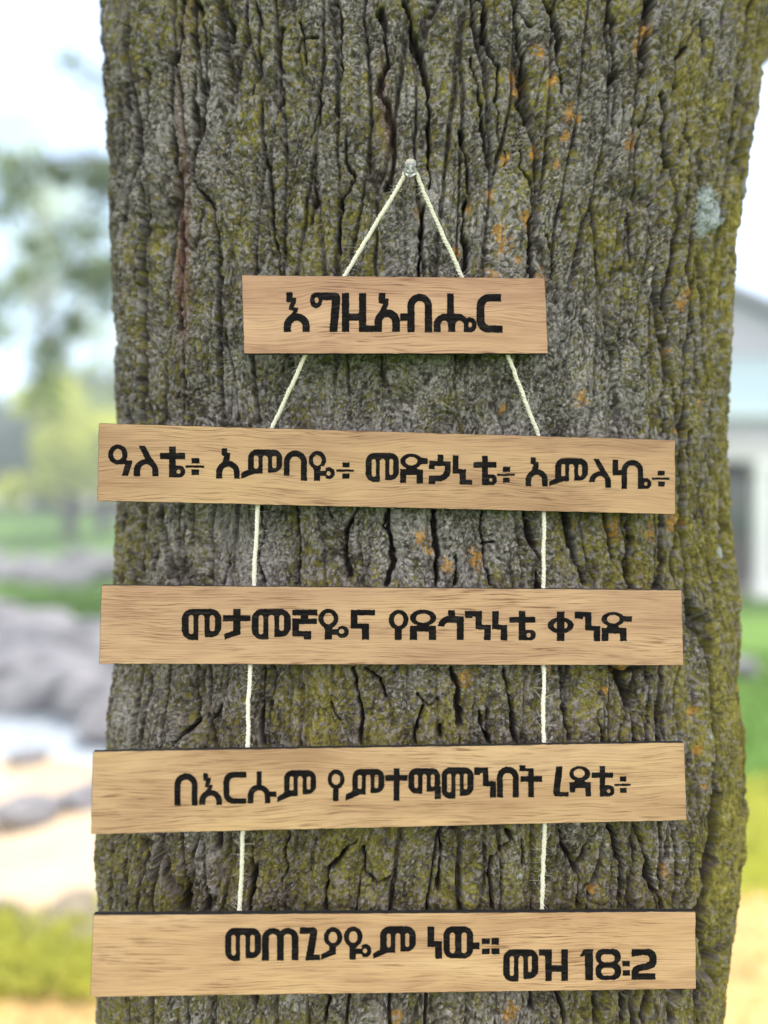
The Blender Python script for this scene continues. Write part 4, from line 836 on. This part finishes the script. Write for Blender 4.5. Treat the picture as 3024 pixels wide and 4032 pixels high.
# resample along the path
dist = [0]
for a, b in zip(path[:-1], path[1:]): dist.append(dist[-1] + (b - a).length)
Ltot = dist[-1]; nS = int(Ltot / .0007); tt = np.linspace(0, Ltot, nS)
PX = np.stack([np.interp(tt, dist, [q[k] for q in path]) for k in range(3)], 1)
ker = np.hanning(9); ker /= ker.sum(); PS = np.stack([np.convolve(np.pad(PX[:, k], 4, 'edge'), ker, 'valid') for k in range(3)], 1)
PS[:, 0] += .0004 * vnoise(tt / .02, tt * 0, 5) + .0003 * vnoise(tt / .006, tt * 0, 6); PS[:, 1] -= .0003 * vnoise(tt / .015, tt * 0, 7)
Tg = np.gradient(PS, axis=0); Tg /= np.linalg.norm(Tg, axis=1)[:, None]
A1 = np.cross(Tg, np.array([0, 1., 0])); A1 /= np.linalg.norm(A1, axis=1)[:, None]; A2 = np.cross(A1, Tg)
VV = []; FF = []; ns = 7
for ply in range(3):
    ang = tt / .0088 * 2 * math.pi + ply * 2 * math.pi / 3
    ro = .00062 * (1 + .18 * vnoise(tt / .004, tt * 0 + ply, 15)); rt = .00104 * (1 + .2 * vnoise(tt / .003, tt * 0 + ply * 3, 25))
    c = PS + A1 * (np.cos(ang) * ro)[:, None] + A2 * (np.sin(ang) * ro)[:, None]
    b0 = sum(len(q) for q in VV); ring = []
    for k in range(ns):
        q = 2 * math.pi * k / ns; ring.append(c + A1 * (math.cos(q) * rt)[:, None] + A2 * (math.sin(q) * rt)[:, None])
    VV.append(np.stack(ring, 1).reshape(-1, 3))
    ii = np.arange(nS - 1)[:, None] * ns; jj = np.arange(ns)[None, :]; j2 = (jj + 1) % ns
    FF.append((np.stack([ii + jj, ii + j2, ii + ns + j2, ii + ns + jj], -1).reshape(-1, 4) + b0))
rr = np.random.RandomState(4)                             # loose fibres
for k in range(620):
    i = rr.randint(0, nS); L = rr.uniform(.003, .011) * (1.6 if rr.rand() < .12 else 1); n = 6
    d0 = A1[i] * rr.choice([-1, 1]) * rr.uniform(.4, 1) + A2[i] * rr.uniform(-.4, .8) + Tg[i] * rr.uniform(-1.4, 1.4); d0 /= np.linalg.norm(d0)
    cur = np.cross(d0, rr.normal(size=3)) * rr.uniform(.1, .5); p_ = PS[i] + A1[i] * .0012 * np.sign(d0.dot(A1[i])); pts = [p_]
    for s in range(n - 1):
        d0 = d0 + cur * .55; d0 /= np.linalg.norm(d0); p_ = p_ + d0 * L / n; pts.append(p_)
    b0 = sum(len(q) for q in VV); pr = np.array(pts); sd_ = np.cross(np.gradient(pr, axis=0), np.array([0, 1., 0])); sd_ /= np.linalg.norm(sd_, axis=1)[:, None] + 1e-9
    w_ = .00011 * np.linspace(1, .4, n)[:, None]
    VV.append(np.stack([pr - sd_ * w_, pr + sd_ * w_, pr + np.array([0, -1., 0]) * w_ * 1.5], 1).reshape(-1, 3))
    for s in range(n - 1):
        for e in range(3):
            e2 = (e + 1) % 3; FF.append(np.array([[b0 + s * 3 + e, b0 + s * 3 + e2, b0 + s * 3 + 3 + e2, b0 + s * 3 + 3 + e]]))
VV = np.concatenate(VV); FF = np.concatenate(FF).astype(np.int32)
me = bpy.data.meshes.new('twine'); me.vertices.add(len(VV)); me.vertices.foreach_set('co', VV.astype(np.float32).ravel())
me.loops.add(FF.size); me.loops.foreach_set('vertex_index', FF.ravel()); me.polygons.add(len(FF)); me.polygons.foreach_set('loop_start', np.arange(0, FF.size, 4, dtype=np.int32))
me.polygons.foreach_set('use_smooth', np.ones(len(FF), bool)); me.update(calc_edges=True)
tag(link('twine', me, tw_m), 'cream twisted twine looped over the pin and running down behind the five signs', 'string')

clear_m, nt, p = newmat('clear_plastic'); p.inputs['Base Color'].default_value = (.95, .97, 1, 1); p.inputs['Transmission Weight'].default_value = .8; p.inputs['Roughness'].default_value = .10; p.inputs['IOR'].default_value = 1.49
steel_m, nt, p = newmat('steel'); p.inputs['Base Color'].default_value = (.6, .6, .6, 1); p.inputs['Metallic'].default_value = 1; p.inputs['Roughness'].default_value = .3
pin = empty('push_pin', pin0 + Vector((0, .001, .0006))); tag(pin, 'clear plastic push pin stuck in the bark, holding the twine', 'push pin')
pin.rotation_euler = (R(90 - 6), 0, 0); pin.scale = (1.12, 1.12, 1)                   # local z points out of the bark towards the viewer and a little up
mb = MB(); mb.lathe([(.0012, .0010), (.0040, .0010), (.0044, .0014), (.0044, .0020), (.0040, .0026), (.0026, .0034), (.0021, .0046), (.0021, .0076), (.0025, .0088), (.0034, .0098), (.0038, .0106), (.0038, .0114), (.0034, .0120), (.0018, .0123), (.0008, .0123)], 40)
mb.build('head', clear_m, pin)
mb = MB(); mb.lathe([(.0001, -.016), (.00055, -.013), (.00055, .007)], 12); mb.build('needle', steel_m, pin)

# ------------------------------------------------------------------ thin summer air
mb = MB(); mb.box(-75, 75, -12, 75, -1, 18)
hz_m = bpy.data.materials.new('haze'); hz_m.use_nodes = True; nt = hz_m.node_tree; nt.nodes.clear()
ou = nt.nodes.new('ShaderNodeOutputMaterial'); pv = nt.nodes.new('ShaderNodeVolumePrincipled'); pv.inputs['Color'].default_value = (.86, .93, 1, 1); pv.inputs['Density'].default_value = .008; pv.inputs['Anisotropy'].default_value = .3
nt.links.new(pv.outputs[0], ou.inputs['Volume'])
tag(mb.build('haze', hz_m), 'thin pale air between the near tree and the far background', 'haze', kind='stuff')
